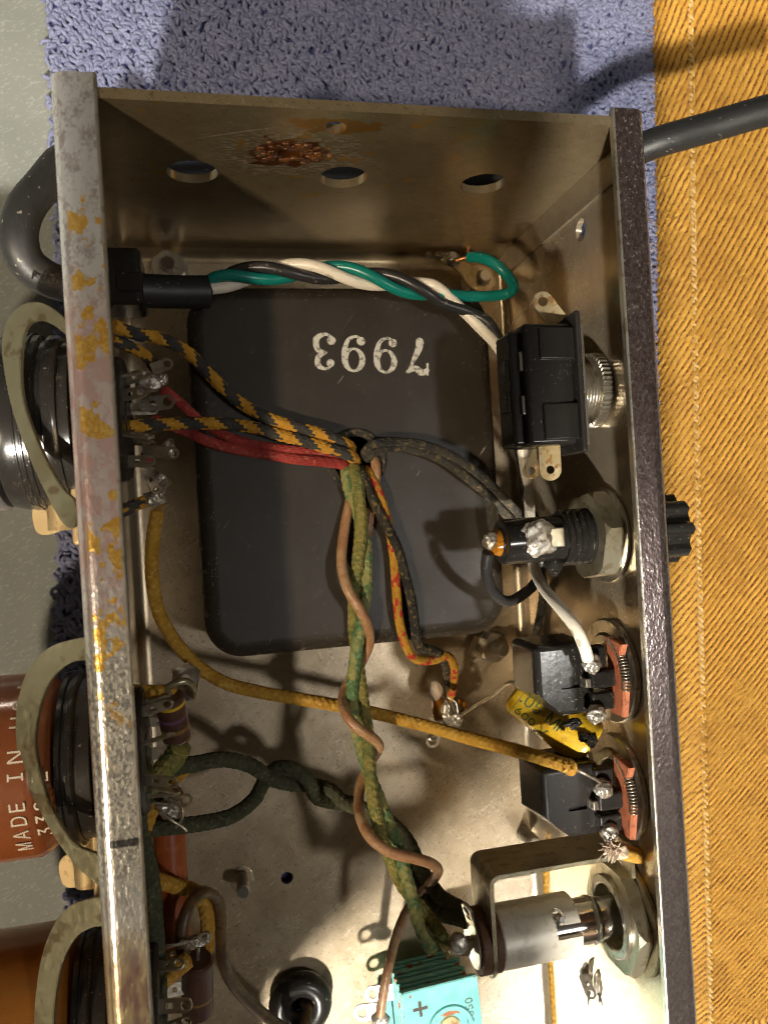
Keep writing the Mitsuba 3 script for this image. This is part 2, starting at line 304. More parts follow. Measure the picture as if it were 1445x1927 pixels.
prin('chrome', (.72, .70, .68), .14, 1.0)
prin('dark_chrome', speck((.64, .61, .59), (.54, .50, .48), (.40, .36, .33), .3), .34, .95)
prin('socket_aluminium', speck((.80, .76, .66), (.75, .70, .60), (.66, .60, .50), .6), .45, .25)
prin('spring_zinc', speck((.20, .19, .125), (.155, .14, .085), (.10, .07, .035), .35, .56), .40, .8, bump=fine_bump, bscale=9e-5)
prin('gold_zinc', speck((.30, .22, .11), (.24, .17, .08), (.16, .10, .04), .5), .55, .6)
prin('fibre', speck((.40, .125, .055), (.32, .09, .04), (.20, .06, .03), .9), .7)
prin('brown_fibre', speck((.13, .060, .030), (.10, .045, .022), (.06, .03, .016), .9), .6)
prin('yellow_wax', speck((.56, .37, .016), (.52, .30, .012), (.40, .20, .01), .35, .6), .32, bump=fine_bump, bscale=1e-4)
prin('green_ink', (.05, .10, .03), .5)
prin('dark_ink', (.05, .04, .03), .5)
def teal_col(p, n, uv):
    x, y, z = mm(p); a = smoothstep(.66, .70, fbm(x * .32 + 2, y * .32, z * .5, 4)); return mix(mix((.16, .50, .50), (.22, .58, .56), noise(x * .5, y * .5, z)), (.33, .12, .05), a)
prin('teal_paint', teal_col, .42)
prin('resistor_brown', speck((.070, .030, .020), (.095, .045, .030), (.05, .02, .015)), .4)
prin('band_yellow', (.62, .38, .02), .4); prin('band_violet', (.12, .055, .10), .4); prin('band_gold', (.20, .11, .03), .4)
prin('orange_film', speck((.33, .075, .018), (.24, .05, .012), (.40, .12, .03), .3), .35)
prin('brown_paint_tube', speck((.20, .058, .018), (.15, .04, .012), (.24, .075, .025), .12), .14, clearcoat=1., clearcoat_gloss=.95)
prin('orange_paint_tube', speck((.27, .105, .012), (.20, .07, .008), (.31, .13, .02), .12), .14, clearcoat=1., clearcoat_gloss=.95)
prin('pale_print', (.60, .52, .42), .6)
prin('rust', speck((.060, .022, .008), (.15, .055, .012), (.03, .012, .006), 1.6), .35)
prin('flux', (.10, .035, .008), .15); prin('amber_flux', (.34, .13, .012), .12)
prin('copper', (.62, .26, .10), .4, .8)
prin('tape', (.60, .47, .35), .8)
prin('phone_black', (.02, .02, .02), .4)
def towel_col(p, n, uv):
    x, y, z = mm(p); a = cell_rand(dr.floor(x * .8), dr.floor(y * .8), 1); return mix((.10, .115, .20), (.185, .195, .30), a * .5 + .5 * fbm(x * .15, y * .15, 1, 3))
prin('terry', towel_col, .9, 0, .2, sheen=.6)
prin('towel_base', (.05, .055, .15), .95, 0, .1)
def table_col(p, n, uv):
    x, y, z = mm(p); a = fbm(x * .05, y * .05, 0, 4); s = smoothstep(.74, .8, noise(x * .9 + y * .5, y * 2.9 - x * 1.4, 0)); return mix(mix((.135, .145, .135), (.19, .20, .185), a), (.36, .36, .34), s * .22)
prin('table_grey', table_col, .55, 0, .4)
TK = .43
def tweed_h(y): # integral of TK / tan(angle), angle running from 62 degrees at the far end to 34 at the near end
    k = (62 - 34) / (75 + 225.); a0 = math.radians(34 + k * 225); kk = math.radians(k)
    return TK / kk * dr.log(dr.sin(a0 + kk * y)) if not isinstance(y, np.ndarray) else TK / kk * np.log(np.sin(a0 + kk * y))
def tweed_col(p, n, uv):
    x, y, z = mm(p); f = -TK * (x + z * .6) + tweed_h(dr.clip(y, -230, 110)); f = f + .22 * (noise(x * .3, y * .3, 3) - .5) + .14 * (noise(x * 1.1, y * 1.1, 3) - .5)
    st = .5 + .5 * dr.cos(6.2832 * f); g = f * .0 + (x * .7 + y * .9); w = noise(g * 1.9, f * 1.0, 1)
    c = mix((.42, .21, .028), (.55, .315, .062), fbm(x * .5, y * .5, 4, 3) * .6 + w * .4)
    c = mix(c, (.125, .045, .008), smoothstep(.42, .12, st) * (.55 + .45 * smoothstep(.35, .6, w)))
    return mix(c, (.20, .085, .014), smoothstep(.5, .75, fbm(x * .07, y * .07, 8, 3)) * .3)
prin('tweed', tweed_col, .75, 0, .3, bump=lambda p, n, uv: noise(p.x * 2600, p.y * 2600, p.z * 2600), bscale=1.4e-4)

prin('seam_yarn', (.50, .33, .13), .8)
# ------------------------------------------------------------------ the surface underneath: tabletop, towel
out('tabletop', trimesh.creation.box(bounds=[[-900, -1200, -40], [900, 1200, -5.2]]), 'table_grey', kind='structure')
TW = name('blue_towel')
tag(TW, 'blue terry towel lying flat beneath the metal chassis', 'towel')
towel_poly = Polygon([(-10.5, 160), (-11.5, 60), (-13.5, -20), (-18.5, -100), (-21, -240), (-21, -330), (175, -330), (175, 160)])
tb = slab(towel_poly, 1.9, .4); tb.apply_translation([0, 0, -5.1]); out(TW + '__cloth', tb, 'towel_base')
def loops():
    V, F = [], []; g = np.random.default_rng(3); nz = 6; segs = 6
    cells = []
    for x0, x1, y0, y1 in ((-20, 163, 28, 92), (-24, 4, -215, 28), (106, 163, -70, 28), (4, 106, 0, 28)):
        st = 1.16
        gx, gy = np.meshgrid(np.arange(x0, x1, st), np.arange(y0, y1, st)); cells.append(np.column_stack([gx.ravel(), gy.ravel()]))
    c = np.vstack(cells); c = c + g.uniform(-.38, .38, c.shape)
    edge = np.interp(c[:, 1], [-240, -100, -20, 60, 160], [-21, -18.5, -13.5, -11.5, -10.5]); c = c[c[:, 0] > edge + g.uniform(-.6, .3, len(c))]
    N = len(c); ang = g.uniform(0, 2 * np.pi, N) * .5 + meshkit.noise(np.column_stack([c * .35, 0 * c[:, 0]]), 3) * 6.0
    L = g.uniform(1.0, 1.7, N); bend = g.normal(size=N) * 1.3; hgt = g.uniform(.7, 1.35, N); r = g.uniform(.46, .62, N)
    t = np.linspace(-1, 1, segs + 1); P = np.zeros((N, segs + 1, 3))
    a = ang[:, None] + bend[:, None] * t[None]; dx, dy = np.cos(a), np.sin(a)
    P[..., 0] = c[:, :1] + np.cumsum(dx * L[:, None] * 2 / segs, 1) - (np.cos(ang) * L)[:, None]
    P[..., 1] = c[:, 1:] + np.cumsum(dy * L[:, None] * 2 / segs, 1) - (np.sin(ang) * L)[:, None]
    P[..., 2] = -3.2 + hgt[:, None] * (1 - t[None] ** 4)
    T = np.gradient(P, axis=1); T /= np.linalg.norm(T, axis=2, keepdims=True); S = np.cross(T, [0, 0, 1.]); S /= np.maximum(np.linalg.norm(S, axis=2, keepdims=True), 1e-6); U = np.cross(S, T)
    k = np.arange(nz) * 2 * np.pi / nz
    Q = P[:, :, None] + (np.cos(k)[None, None, :, None] * S[:, :, None] + np.sin(k)[None, None, :, None] * U[:, :, None]) * r[:, None, None, None]
    base = (np.arange(N) * (segs + 1) * nz)[:, None]
    f = []
    for i in range(segs):
        for j in range(nz):
            p, q, s_, t_ = i * nz + j, i * nz + (j + 1) % nz, (i + 1) * nz + (j + 1) % nz, (i + 1) * nz + j; f += [(p, q, s_), (p, s_, t_)]
    F = (base[:, :, None] + np.array(f)[None]).reshape(-1, 3)
    return Q.reshape(-1, 3), F
out(TW + '__terry_loop', loops(), 'terry', True, kind='stuff')

# tweed covered board to the right
TB = name('tweed_panel'); tag(TB, 'yellow and brown tweed covered board along the right side', 'tweed panel')
def tweed_mesh():
    ys = np.arange(-262, 112, .40); prof = []           # across: bottom, rounded edge, seam bead, top
    for a in np.linspace(-90, 0, 4): prof.append((1.2 - 1.2 * math.cos(math.radians(a)) if a < 0 else 0, -4.8 + (a + 90) / 90 * 3))
    for a in np.linspace(0, 90, 12)[1:]: prof.append((6.0 - 6.0 * math.cos(math.radians(a)), -1.8 + 7.0 * math.sin(math.radians(a))))
    for s_ in np.arange(6.4, 62, .40): prof.append((s_, 5.2 + 1.5 * math.exp(-((s_ - 7.2) / .8) ** 2)))
    prof = np.array(prof); X0 = np.interp(ys, [-262, -222, -90, -21, 72, 112], [145, 147.2, 152.3, 155.6, 160.6, 162.6])
    x = X0[:, None] + prof[None, :, 0]; z = 0 * x + prof[None, :, 1]; y = ys[:, None] + 0 * x
    bd = np.exp(-((prof[None, :, 0] - 7.2) / .9) ** 2); f = -TK * (x + z * .6) + tweed_h(np.clip(y, -230, 110)); q3 = lambda a_: np.stack([x * a_, y * a_, 0 * x + 3], -1); f = f + .22 * (meshkit.noise(q3(.3)) - .5) + .14 * (meshkit.noise(q3(1.1)) - .5); nn = meshkit.noise(np.stack([x * 1.8, y * 1.8, z], -1), 5)
    al = x * .72 + y * .69; h = .32 * np.cos(2 * np.pi * f) + .30 * (nn - .5) + .10 * np.cos(2 * np.pi * (al / 1.15 + np.round(f) * .5)) + 1.0 * (meshkit.fbm(q3(.035), 2, 8) - .5)
    up = np.clip((prof[None, :, 1] + 2) / 5, 0, 1); z = z + h * up; x = x - h * (1 - up) * .6 - .35 * (nn - .5) * (prof[None, :, 0] < 5)
    # puckered seam bead
    bead = np.exp(-((prof[None, :, 0] - 7.2) / .9) ** 2); z = z + bead * .35 * np.sin(ys[:, None] * 1.55 + .8 * x)
    n, m = x.shape; i, j = np.meshgrid(np.arange(n - 1), np.arange(m - 1), indexing='ij'); k = (i * m + j).ravel()
    F = np.vstack([np.column_stack([k, k + 1, k + m + 1]), np.column_stack([k, k + m + 1, k + m])])
    return np.stack([x, y, z], -1).reshape(-1, 3), F[:, ::-1]
v, f = tweed_mesh(); out(TB + '__cloth', (v, f), 'tweed', True)
sy = np.arange(-262, 112, .5); sx_ = np.interp(sy, [-262, -222, -90, -21, 72, 112], [145, 147.2, 152.3, 155.6, 160.6, 162.6]) + 7.2
for k_ in (0, 1):
    ph = sy * 1.9 + k_ * math.pi; v, f, uv = tube(np.column_stack([sx_ + .45 * np.cos(ph), sy, 5.75 + .45 * np.sin(ph)]), .52, 8); out(TB + '__seam_cord', (v, f), 'seam_yarn', True, uv)
out(TB + '__board', bar([164, -262, -5], [206, 110, -2.2]), 'brown_fibre')
g_ = np.random.default_rng(12); fz = []
for k in range(900):                                    # fuzz along the near edge of the cloth
    y0 = g_.uniform(-230, 95); x0 = np.interp(y0, [-222, -90, -21, 72, 112], [147.2, 152.3, 155.6, 160.6, 162.6]); z0 = g_.uniform(-2.5, 3.5); x0 += 0 if z0 < -1.8 else 6 - 6 * math.sqrt(max(0, 1 - ((z0 + 1.8) / 7) ** 2))
    p0 = np.array([x0, y0, z0]); d_ = np.array([-1, 0, .5]) + g_.normal(size=3) * .6; L_ = g_.uniform(.6, 1.9); fz.append(rods([p0, p0 + d_ * L_ * .5 + [0, 0, .1], p0 + d_ * L_ + g_.normal(size=3) * .3], .05, 4, .7))
out(TB + '__fuzz', cat(fz), 'tweed', kind='stuff')

# ------------------------------------------------------------------ the chassis
H = 73.3; YN = -262.0; FL = 7.26
CH = name('chassis'); tag(CH, 'open rectangular plated steel amplifier chassis with worn flanged rims lying on the towel', 'amplifier chassis')
def extr_y(poly, y0, y1): # polygon in (x, z) extruded along y
    m = slab(poly, abs(y1 - y0)); v = m.vertices.copy(); m.vertices = np.column_stack([v[:, 0], min(y0, y1) + v[:, 2], v[:, 1]]); m.invert(); return m
def arc(cx, cz, r, a0, a1, n=10): return [(cx + r * math.cos(math.radians(a)), cz + r * math.sin(math.radians(a))) for a in np.linspace(a0, a1, n)]
def sheet(path, t=1.5): return LineString(path).buffer(t / 2, cap_style=2, join_style=1)
wl = sheet([(.75, 70.0)] + arc(4.25, 2.75, 3.5, 180, 270)); wr = sheet([(107.25, 70.0)] + arc(103.75, 2.75, 3.5, 0, -90))
fl_l = sheet([(.75, 70.02)] + arc(2.95, 70.35, 2.2, 180, 90) + [(FL, 72.55)]); fl_r = sheet([(107.25, 70.02)] + arc(105.05, 70.35, 2.2, 0, 90) + [(108 - FL, 72.55)])
FITY = dict(switch=-49.0, fuse=-81.0, jack=-111.0, jack2=-136.7, pilot=-164.8); ZC = 50.0
def cyl(o, axis, r, L): return man(place(trimesh.creation.cylinder(radius=r, height=L, sections=40), o, axis))
SOCK = [(-51.5, 45.), (-117.5, 45.), (-167.5, 45.)]
W0 = man(extr_y(wl, YN, -.2))
for y_, z_ in SOCK: W0 = W0 - cyl([.75, y_, z_], (1, 0, 0), 13, 8)
W0 = W0 - cyl([.75, at(240, 535, z=40)[1], 40], (1, 0, 0), 6, 8)
kL = out(CH + '__side_wall', W0, 'steel', 30); out(kL + '__flange', extr_y(fl_l, YN, 2.0), 'flange_left', 40, label='left rim flange with yellow stains and pink and grey patches')
W1 = man(extr_y(wr, YN, -.2)); hp = at(1093, 432, x=106.5); W1 = W1 - cyl([107, hp[1], hp[2]], (1, 0, 0), 2.5, 8)
kR = out(CH + '__side_wall', W1, 'wall_steel_glints', 30); out(kR + '__flange', extr_y(fl_r, YN, 1.3), 'flange_right', 40, label='dark purple brown right rim flange with pale specks')
out(kL + '__edge', man(extr_y(Polygon([(FL - .02, 71.84), (FL + .22, 71.9), (FL + .22, 73.22), (FL + .02, 73.34), (FL - .30, 73.34), (FL - .30, 73.28), (FL - .02, 73.28)]), YN, 2.0)), 'plated', label='bright sheared inner edge of the left rim')
out(kR + '__edge', man(extr_y(Polygon([(108 - FL + .02, 71.84), (108 - FL - .22, 71.9), (108 - FL - .22, 73.22), (108 - FL - .02, 73.34), (108 - FL + .22, 73.34), (108 - FL + .22, 73.28), (108 - FL + .02, 73.28)]), YN, 1.3)), 'plated', label='bright sheared inner edge of the right rim')
ew = LineString([(-.9, 72.6)] + [(-.9 - 4.2 + 4.2 * math.cos(math.radians(a)), 3.3 + 4.2 * math.sin(math.radians(a))) for a in np.linspace(0, -90, 10)]).buffer(.9, cap_style=2, join_style=1)
em = slab(ew, 104.8); ev = em.vertices.copy(); em.vertices = np.column_stack([1.6 + ev[:, 2], ev[:, 0], ev[:, 1]]); E0 = man(em)
for px, py in ((362, 325), (645, 335), (908, 347)):
    q = at(px, py, y=-1.8); E0 = E0 - cyl([q[0], 0, q[2] + .4], (0, 1, 0), 5.1, 9)
E0 = E0 - cyl([HOLE2[0], 0, HOLE2[2]], (0, 1, 0), 2.2, 9)
rg = man(place(slab(Point(0, 0).buffer(2.6).union(Point(1.6, .5).buffer(1.5)).union(Point(-1.8, -.6).buffer(1.3)), 9), [HOLE[0], 4, HOLE[2]], (0, -1, 0)))
out(CH + '__end_wall', E0 - rg, 'end_steel', 30, label='brown stained far end wall with three punched holes and a rusty torn one')
rc = []; g = np.random.default_rng(44)
for k in range(70):
    a, q = g.uniform(0, 6.28), 2.4 + abs(g.normal()) * 1.9; w = g.uniform(.25, .75); rc.append(blob([HOLE[0] + 1.35 * q * math.cos(a), -1.9, HOLE[2] + .8 * q * math.sin(a)], (w * 1.3, w * .55, w * .8), k, .55, 2))
out(CH + '__rust_crust', cat(rc), 'rust', True, kind='stuff')
F0 = man(bar([4.3, YN, -1.5], [103.7, -5.2, 0]))
XC = at(668, 865, z=0)
def floor_hole(px, py, r):
    q = at(px, py, z=0); return cyl([q[0], q[1], -.75], (0, 0, 1), r, 6)
for px, py, r in ((540, 1653, 1.6), (454, 1648, 2.4), (985, 1568, 2.2), (560, 1895, 5.2)): F0 = F0 - floor_hole(px, py, r)
out(CH + '__floor', F0, 'steel', 30)
# lap of the end wall tab on the right wall
tabp = [at(1157, 345, x=106.2), at(996, 458, x=106.2)]
out(CH + '__tab', man(extr_y(Polygon([(106.45, 4.5), (105.75, 4.5), (105.75, 69.5), (106.45, 69.5)]), -8.4, -1.9)), 'steel', label='folded tab of the end wall lapped on the right wall')

# ------------------------------------------------------------------ power transformer
ZT = 32.0
c4 = [at(345, 548, z=ZT), at(922, 560, z=ZT), at(942, 1188, z=ZT), at(380, 1238, z=ZT)]
XF = name('power_transformer'); tag(XF, 'black power transformer cover with rounded corners, stamped with four upside down digits', 'transformer')
x0, x1 = 18.6, 89.6; y0, y1 = -103.8, -20.2; Pn = []
for sx, sy in ((0, 0), (0, 1), (1, 0), (1, 1)):
    cx, cy = (x0 + 8.5, x1 - 8.5)[sx], (y0 + 8.5, y1 - 8.5)[sy]; t_ = trimesh.creation.torus(4.7, 3.8, major_sections=48, minor_sections=24).vertices
    Pn.append(t_ + [cx, cy, ZT - 3.8]); a = np.linspace(0, 2 * np.pi, 40); Pn.append(np.column_stack([cx + 9.2 * np.cos(a), cy + 9.2 * np.sin(a), 0 * a + .05]))
XC = at(670, 864, z=ZT)
body = man(trimesh.convex.convex_hull(np.vstack(Pn))) - cyl([XC[0], XC[1], ZT], (0, 0, 1), 5.4, 44)
out(XF + '__cover', body, 'black_enamel', 35)
ey_ = trimesh.creation.torus(6.25, 1.0, major_sections=64, minor_sections=20); ey_.vertices = ey_.vertices * [1, 1, .75] + [XC[0], XC[1], ZT + .1]
out(XF + '__eyelet', ey_, 'grey_cloth', True, uv=np.column_stack([np.arctan2(ey_.vertices[:, 1] - XC[1], ey_.vertices[:, 0] - XC[0]) * 6, ey_.vertices[:, 2]]))
def stroke(pp, ww):
    P_ = np.array(pp, float); C_ = curve(np.column_stack([P_, 0 * P_[:, 0]]), .02); s = np.linspace(0, 1, len(C_)); w = np.interp(s, np.linspace(0, 1, len(ww)), ww)
    return unary_union([Point(a[0], a[1]).buffer(b / 2, 8) for a, b in zip(C_, w)])
def digit(ch):
    if ch == '9':
        o = Polygon([(.33 + .32 * math.cos(t), .67 + .33 * math.sin(t)) for t in np.linspace(0, 6.28, 40)[:-1]]).difference(Polygon([(.33 + .155 * math.cos(t), .67 + .265 * math.sin(t)) for t in np.linspace(0, 6.28, 40)[:-1]]))
        return unary_union([o, stroke([(.57, .72), (.58, .45), (.48, .14), (.28, .04), (.14, .10)], [.16, .16, .12, .08, .07]), Point(.14, .16).buffer(.115)])
    if ch == '3':
        return unary_union([Point(.14, .80).buffer(.105), Point(.12, .20).buffer(.115), stroke([(.10, .86), (.26, .96), (.46, .88), (.47, .66), (.26, .53)], [.06, .08, .16, .14, .06]), stroke([(.26, .53), (.48, .46), (.52, .18), (.28, .04), (.07, .14)], [.06, .15, .17, .09, .06])])
    return unary_union([sbox(.02, .66, .08, 1.0), stroke([(.06, .86), (.2, .93), (.4, .82), (.60, .92)], [.12, .19, .15, .10]), stroke([(.60, .95), (.42, .55), (.30, .28), (.27, .09)], [.06, .10, .17, .22])])
dg = []
ex_ = at(590, 660, z=ZT) - at(800, 672, z=ZT); ey2 = at(700, 700, z=ZT) - at(700, 630, z=ZT)
for ch, px, py in (('7', 787, 671), ('9', 727, 668), ('9', 667, 665), ('3', 610, 661)):
    m = slab(digit(ch), .05); m.vertices = (m.vertices - [.31, .5, 0]) * [8.6, 8.6, 1]; k = basis_place(m, at(px, py, z=ZT) + [0, 0, .02], ex_, ey2)
    k.vertices[:, 2] = ZT + .02 + .05 * (k.vertices[:, 2] > ZT + .045); out(XF + '__digit', k, 'worn_paint', label='white stamped digit ' + ch if ch != '9' else 'white stamped digit 9 beside the ' + ('7' if px > 700 else '3'))

# ------------------------------------------------------------------ power cord, strain relief and its three conductors
cz = 40.0
cord_pts = [at(392, 549, z=37), at(330, 549, z=38), at(262, 546, z=cz), at(200, 541, z=41), at(140, 537, z=43), at(88, 523, z=47), at(50, 492, z=49), at(36, 448, z=50), at(46, 396, z=49), at(84, 345, z=46), at(118, 306, z=42)]
cord_pts += [np.array(q, float) for q in ((-5.5, 2, 27), (-3, 10, 12), (8, 15, 4), (40, 17, 3), (80, 15, 8), (104, 10, 28), (120, 8, 40))]
cord_pts += [at(1240, 266, z=46), at(1330, 240, z=49), at(1460, 203, z=54), at(1600, 175, z=56)]
PC = name('mains_cable'); tag(PC, 'thick black rubber power cord looping outside the left wall and running off right', 'power cord')
v, f, uv = tube(curve(cord_pts, .8), 3.45, 24, .015); out(PC + '__jacket', (v, f), 'rubber', True, uv)
ct = []
for ch, px, py in (('A', 66, 520), ('O', 84, 525), ('O', 101, 528)):
    o = at(px, py, z=48); nrm = (CAM - o) / np.linalg.norm(CAM - o); o2 = at(px - 5, py + 4, z=46.2 + 3.55); ct.append(letters(ch, 1.3, at(px - 6, py + 5, z=51.7), RIGHT - DOWN * .18, -DOWN, .35, False))
out(PC + '__raised_letter', cat(ct), 'rubber', label='raised letters AOO on the cord jacket')
SR = name('strain_relief'); sp = at(240, 535, z=cz); tag(SR, 'black plastic strain relief bushing gripping the power cord in the left wall', 'strain relief')
sr = man(bar([1.2, sp[1] - 5.6, cz - 6], [at(268, 535, z=cz + 5)[0], sp[1] + 5.9, cz + 6], 1.2)) - cyl([4, at(262, 546, z=cz)[1], cz], (1, .05, 0), 3.55, 60)
out(SR + '__body', sr, 'bakelite', 30)
out(SR + '__lip', place(slab(Point(0, 0).buffer(8.2).difference(Point(0, 0).buffer(5)), 1.6, .3), [-1.9, sp[1], cz], (1, 0, 0)), 'bakelite', 30)
out(SR + '__ridge', bar([6, sp[1] - 3.2, cz + 5.8], [11, sp[1] + .6, cz + 6.6], .3), 'bakelite', 30)
tw = curve(pts((372, 548, 35), (430, 524, 35.5), (510, 512, 36), (590, 510, 36.5), (670, 518, 37), (750, 534, 37.5), (820, 552, 38), (858, 572, 38)), .6)
T_, U_, V_ = frames(tw); sl = np.r_[0, np.cumsum(np.linalg.norm(np.diff(tw, axis=0), axis=1))]
def strand(ph, s0=0, s1=1e9, amp=1.5):
    a = 2 * np.pi * (sl / 30.5 + ph); k = (sl >= s0) & (sl <= s1); A = np.minimum(1, .3 + sl / 8) * amp
    return (tw + A[:, None] * (np.cos(a)[:, None] * U_ + np.sin(a)[:, None] * V_))[k][::4]
LT = sl[-1]
k = wire('vinyl_wire', np.vstack([strand(PH0 := .50, 0, LT * .86), pts((835, 553, 38), (880, 557, 36), (930, 556, 35), (958, 550, 36), (966, 538, 38), (950, 512, 40), (925, 492, 39), (903, 484, 36), (884, 483, 33))]), 1.26, 'teal_vinyl')
tag(k, 'teal green plastic wire twisted with black and white ones, bent back to the corner', 'wire')
out(k + '__copper_strand', [rods([at(886, 483, z=33), at(870, 486, z=32), at(858, 490, z=31)], .35), rods([at(886, 482, z=33), at(880, 470, z=34), at(884, 462, z=35)], .3)], 'copper', True)
k = wire('vinyl_wire', np.vstack([strand(PH0 + 1 / 3, 0, LT * .93), pts((872, 585, 37), (905, 618, 38), (935, 650, 40), (962, 700, 38), (975, 780, 36), (985, 860, 36), (995, 930, 32), (998, 1000, 36), (1003, 1060, 40), (1022, 1105, 48), (1056, 1147, 56), (1083, 1182, 60), (1098, 1214, 61), (1106, 1240, 60))]), 1.28, 'white_vinyl')
tag(k, 'long white plastic wire from the power cord to the upper jack', 'wire')
k = wire('vinyl_wire', np.vstack([strand(PH0 + 2 / 3, 0, LT * .95), pts((890, 590, 37.5), (918, 606, 38.5), (938, 640, 39), (950, 700, 36), (968, 790, 34), (982, 870, 34), (990, 930, 31), (1000, 965, 30), (1020, 1010, 34))]), 1.26, 'black_vinyl')
tag(k, 'black plastic wire from the power cord running behind the switch', 'wire')
k = wire('vinyl_wire', pts((918, 1040, 50), (915, 1070, 48), (924, 1108, 44), (952, 1132, 40), (985, 1118, 36), (1012, 1090, 34), (1020, 1050, 36)), 1.26, 'black_vinyl')
tag(k, 'short black plastic wire looping below the fuse holder end', 'wire')

# ------------------------------------------------------------------ leads from the transformer eyelet
zt = ZT
def cw(P, r, mat, label, lump=.05, **kw):
    k = wire('cloth_wire', pts(*P), r, mat, lump=lump, **kw); tag(k, label, 'wire')
    if mat in ('orange_cloth', 'dark_green_cloth', 'red_cloth', 'grey_cloth', 'yellow_black_cloth'): hairs(k, pts(*P), r, mat)
    return k
def hairs(k, P, r, mat, per=2.2):
    C = curve(P, .4); g = np.random.default_rng(len(scene)); T, U, V = frames(C); o = []
    for _ in range(int(len(C) * .4 * per)):
        i = g.integers(1, len(C) - 1); a = g.uniform(0, 6.28); d = math.cos(a) * U[i] + math.sin(a) * V[i]; L = g.uniform(.3, .9)
        p = C[i] + d * r * .97; q = p + (d * .7 + T[i] * g.uniform(-1, 1)) * L; w = np.cross(d, T[i]) * .035
        e = (p + q) / 2 + d * L * .12; o.append((np.array([p - w, p + w, e - w * .8, e + w * .8, q, p + d * .05, e + d * .05]), np.array([(0, 1, 3), (0, 3, 2), (2, 3, 4), (0, 5, 6), (0, 6, 2), (5, 1, 3), (5, 3, 6), (2, 6, 4), (6, 3, 4)])))
    out(k + '__fuzz', cat([trimesh.Trimesh(v, f, process=False) for v, f in o]), mat, kind='stuff')
cw([(665, 850, zt - 5), (655, 838, zt + 1.5), (630, 826, zt + 3.5), (590, 812, zt + 3.2), (540, 799, zt + 3), (480, 775, zt + 3), (430, 740, zt + 3), (388, 698, zt + 2.5), (350, 660, 35), (300, 636, 37), (255, 628, 40), (214, 612, 43)], 1.28, 'yellow_black_cloth', 'upper yellow and black cloth wire sloping up to the left wall')
cw([(672, 872, zt - 5), (662, 860, zt + 2), (640, 850, zt + 3.8), (600, 838, zt + 3.6), (540, 822, zt + 3.2), (470, 803, zt + 3), (410, 797, zt + 3), (350, 797, 36), (290, 799, 38), (235, 805, 42), (205, 812, 44)], 1.28, 'yellow_black_cloth', 'lower yellow and black cloth wire running level to the left tube socket')
cw([(655, 888, zt - 5), (643, 874, zt + 1.4), (610, 869, zt + 2.4), (550, 863, zt + 1.8), (490, 853, zt + 1.6), (430, 842, zt + 1.8), (385, 828, zt + 1.6), (352, 812, 31), (318, 800, 33), (290, 790, 36)], 1.12, 'red_cloth', 'front red cloth wire below the yellow and black pair')
cw([(655, 870, zt - 5), (640, 858, zt + 1.2), (590, 850, zt + 1.3), (530, 845, zt + 1.2), (470, 835, zt + 1.2), (420, 818, zt + 1.2), (375, 790, 31), (335, 755, 33), (310, 735, 37)], 1.05, 'red_cloth', 'rear red cloth wire mostly hidden under the yellow and black pair')
cw([(688, 862, zt - 6), (688, 850, zt + 1.8), (702, 836, zt + 3.6), (740, 832, zt + 3.2), (790, 836, zt + 3), (840, 853, zt + 3), (885, 880, zt + 3), (925, 914, zt + 1.5), (955, 945, 30), (978, 970, 28), (995, 1000, 28)], 1.02, 'grey_cloth', 'upper of the two dark grey cloth wires running right to the fuse holder')
cw([(696, 872, zt - 6), (694, 858, zt + 1.6), (712, 848, zt + 3), (745, 842, zt + 2.4), (790, 849, zt + 2.2), (836, 868, zt + 2.2), (878, 898, zt + 2.2), (915, 930, zt + .5), (944, 960, 28), (968, 986, 26), (990, 1020, 24), (1010, 1060, 22), (1022, 1100, 18), (1010, 1190, 12), (1000, 1230, 10)], 1.02, 'grey_cloth', 'lower of the two dark grey cloth wires dropping behind the fuse holder')
cw([(694, 880, zt - 6), (694, 890, zt + 1.2), (712, 925, zt + 2.6), (730, 985, zt + 2.4), (740, 1040, zt + 2.3), (745, 1100, zt + 2.3), (750, 1160, zt + 2.3), (760, 1205, zt + 1), (782, 1240, 27), (815, 1243, 24), (840, 1234, 23), (853, 1250, 21), (854, 1285, 17), (848, 1315, 12)], 1.0, 'red_yellow_cloth', 'red and yellow cloth wire hooking round to the floor terminal')
cw([(680, 880, zt - 6), (682, 892, zt + 2.6), (697, 930, zt + 3.4), (720, 975, zt + 3.4), (745, 1025, zt + 3), (762, 1080, zt + 2.6), (776, 1140, zt + 2.5), (782, 1190, zt + 1.5), (790, 1218, 29), (812, 1224, 26), (832, 1236, 22), (842, 1270, 17), (848, 1305, 12)], 1.12, 'dark_cloth', 'black waxed cloth wire beside the red and yellow one')
cw([(700, 872, zt - 6), (706, 868, zt + .6), (708, 890, zt + 1.2), (703, 930, zt + 1.1), (696, 970, zt + 1.2), (690, 1010, zt + 1.2)], 1.15, 'brown_rubber', 'short tan wire stub hanging over the eyelet rim', 0)
bc = curve(pts((656, 884, zt - 6), (660, 888, zt + 1.8), (668, 930, zt + 2.8), (678, 980, zt + 2.8), (682, 1040, zt + 2.8), (678, 1110, zt + 2.8), (672, 1180, zt + 2.4), (670, 1250, 33), (672, 1310, 33), (682, 1380, 34), (694, 1450, 36), (715, 1530, 39), (742, 1610, 41), (768, 1680, 43), (795, 1745, 45), (835, 1800, 47)), .6)
T_, U_, V_ = frames(bc); sb = np.r_[0, np.cumsum(np.linalg.norm(np.diff(bc, axis=0), axis=1))]
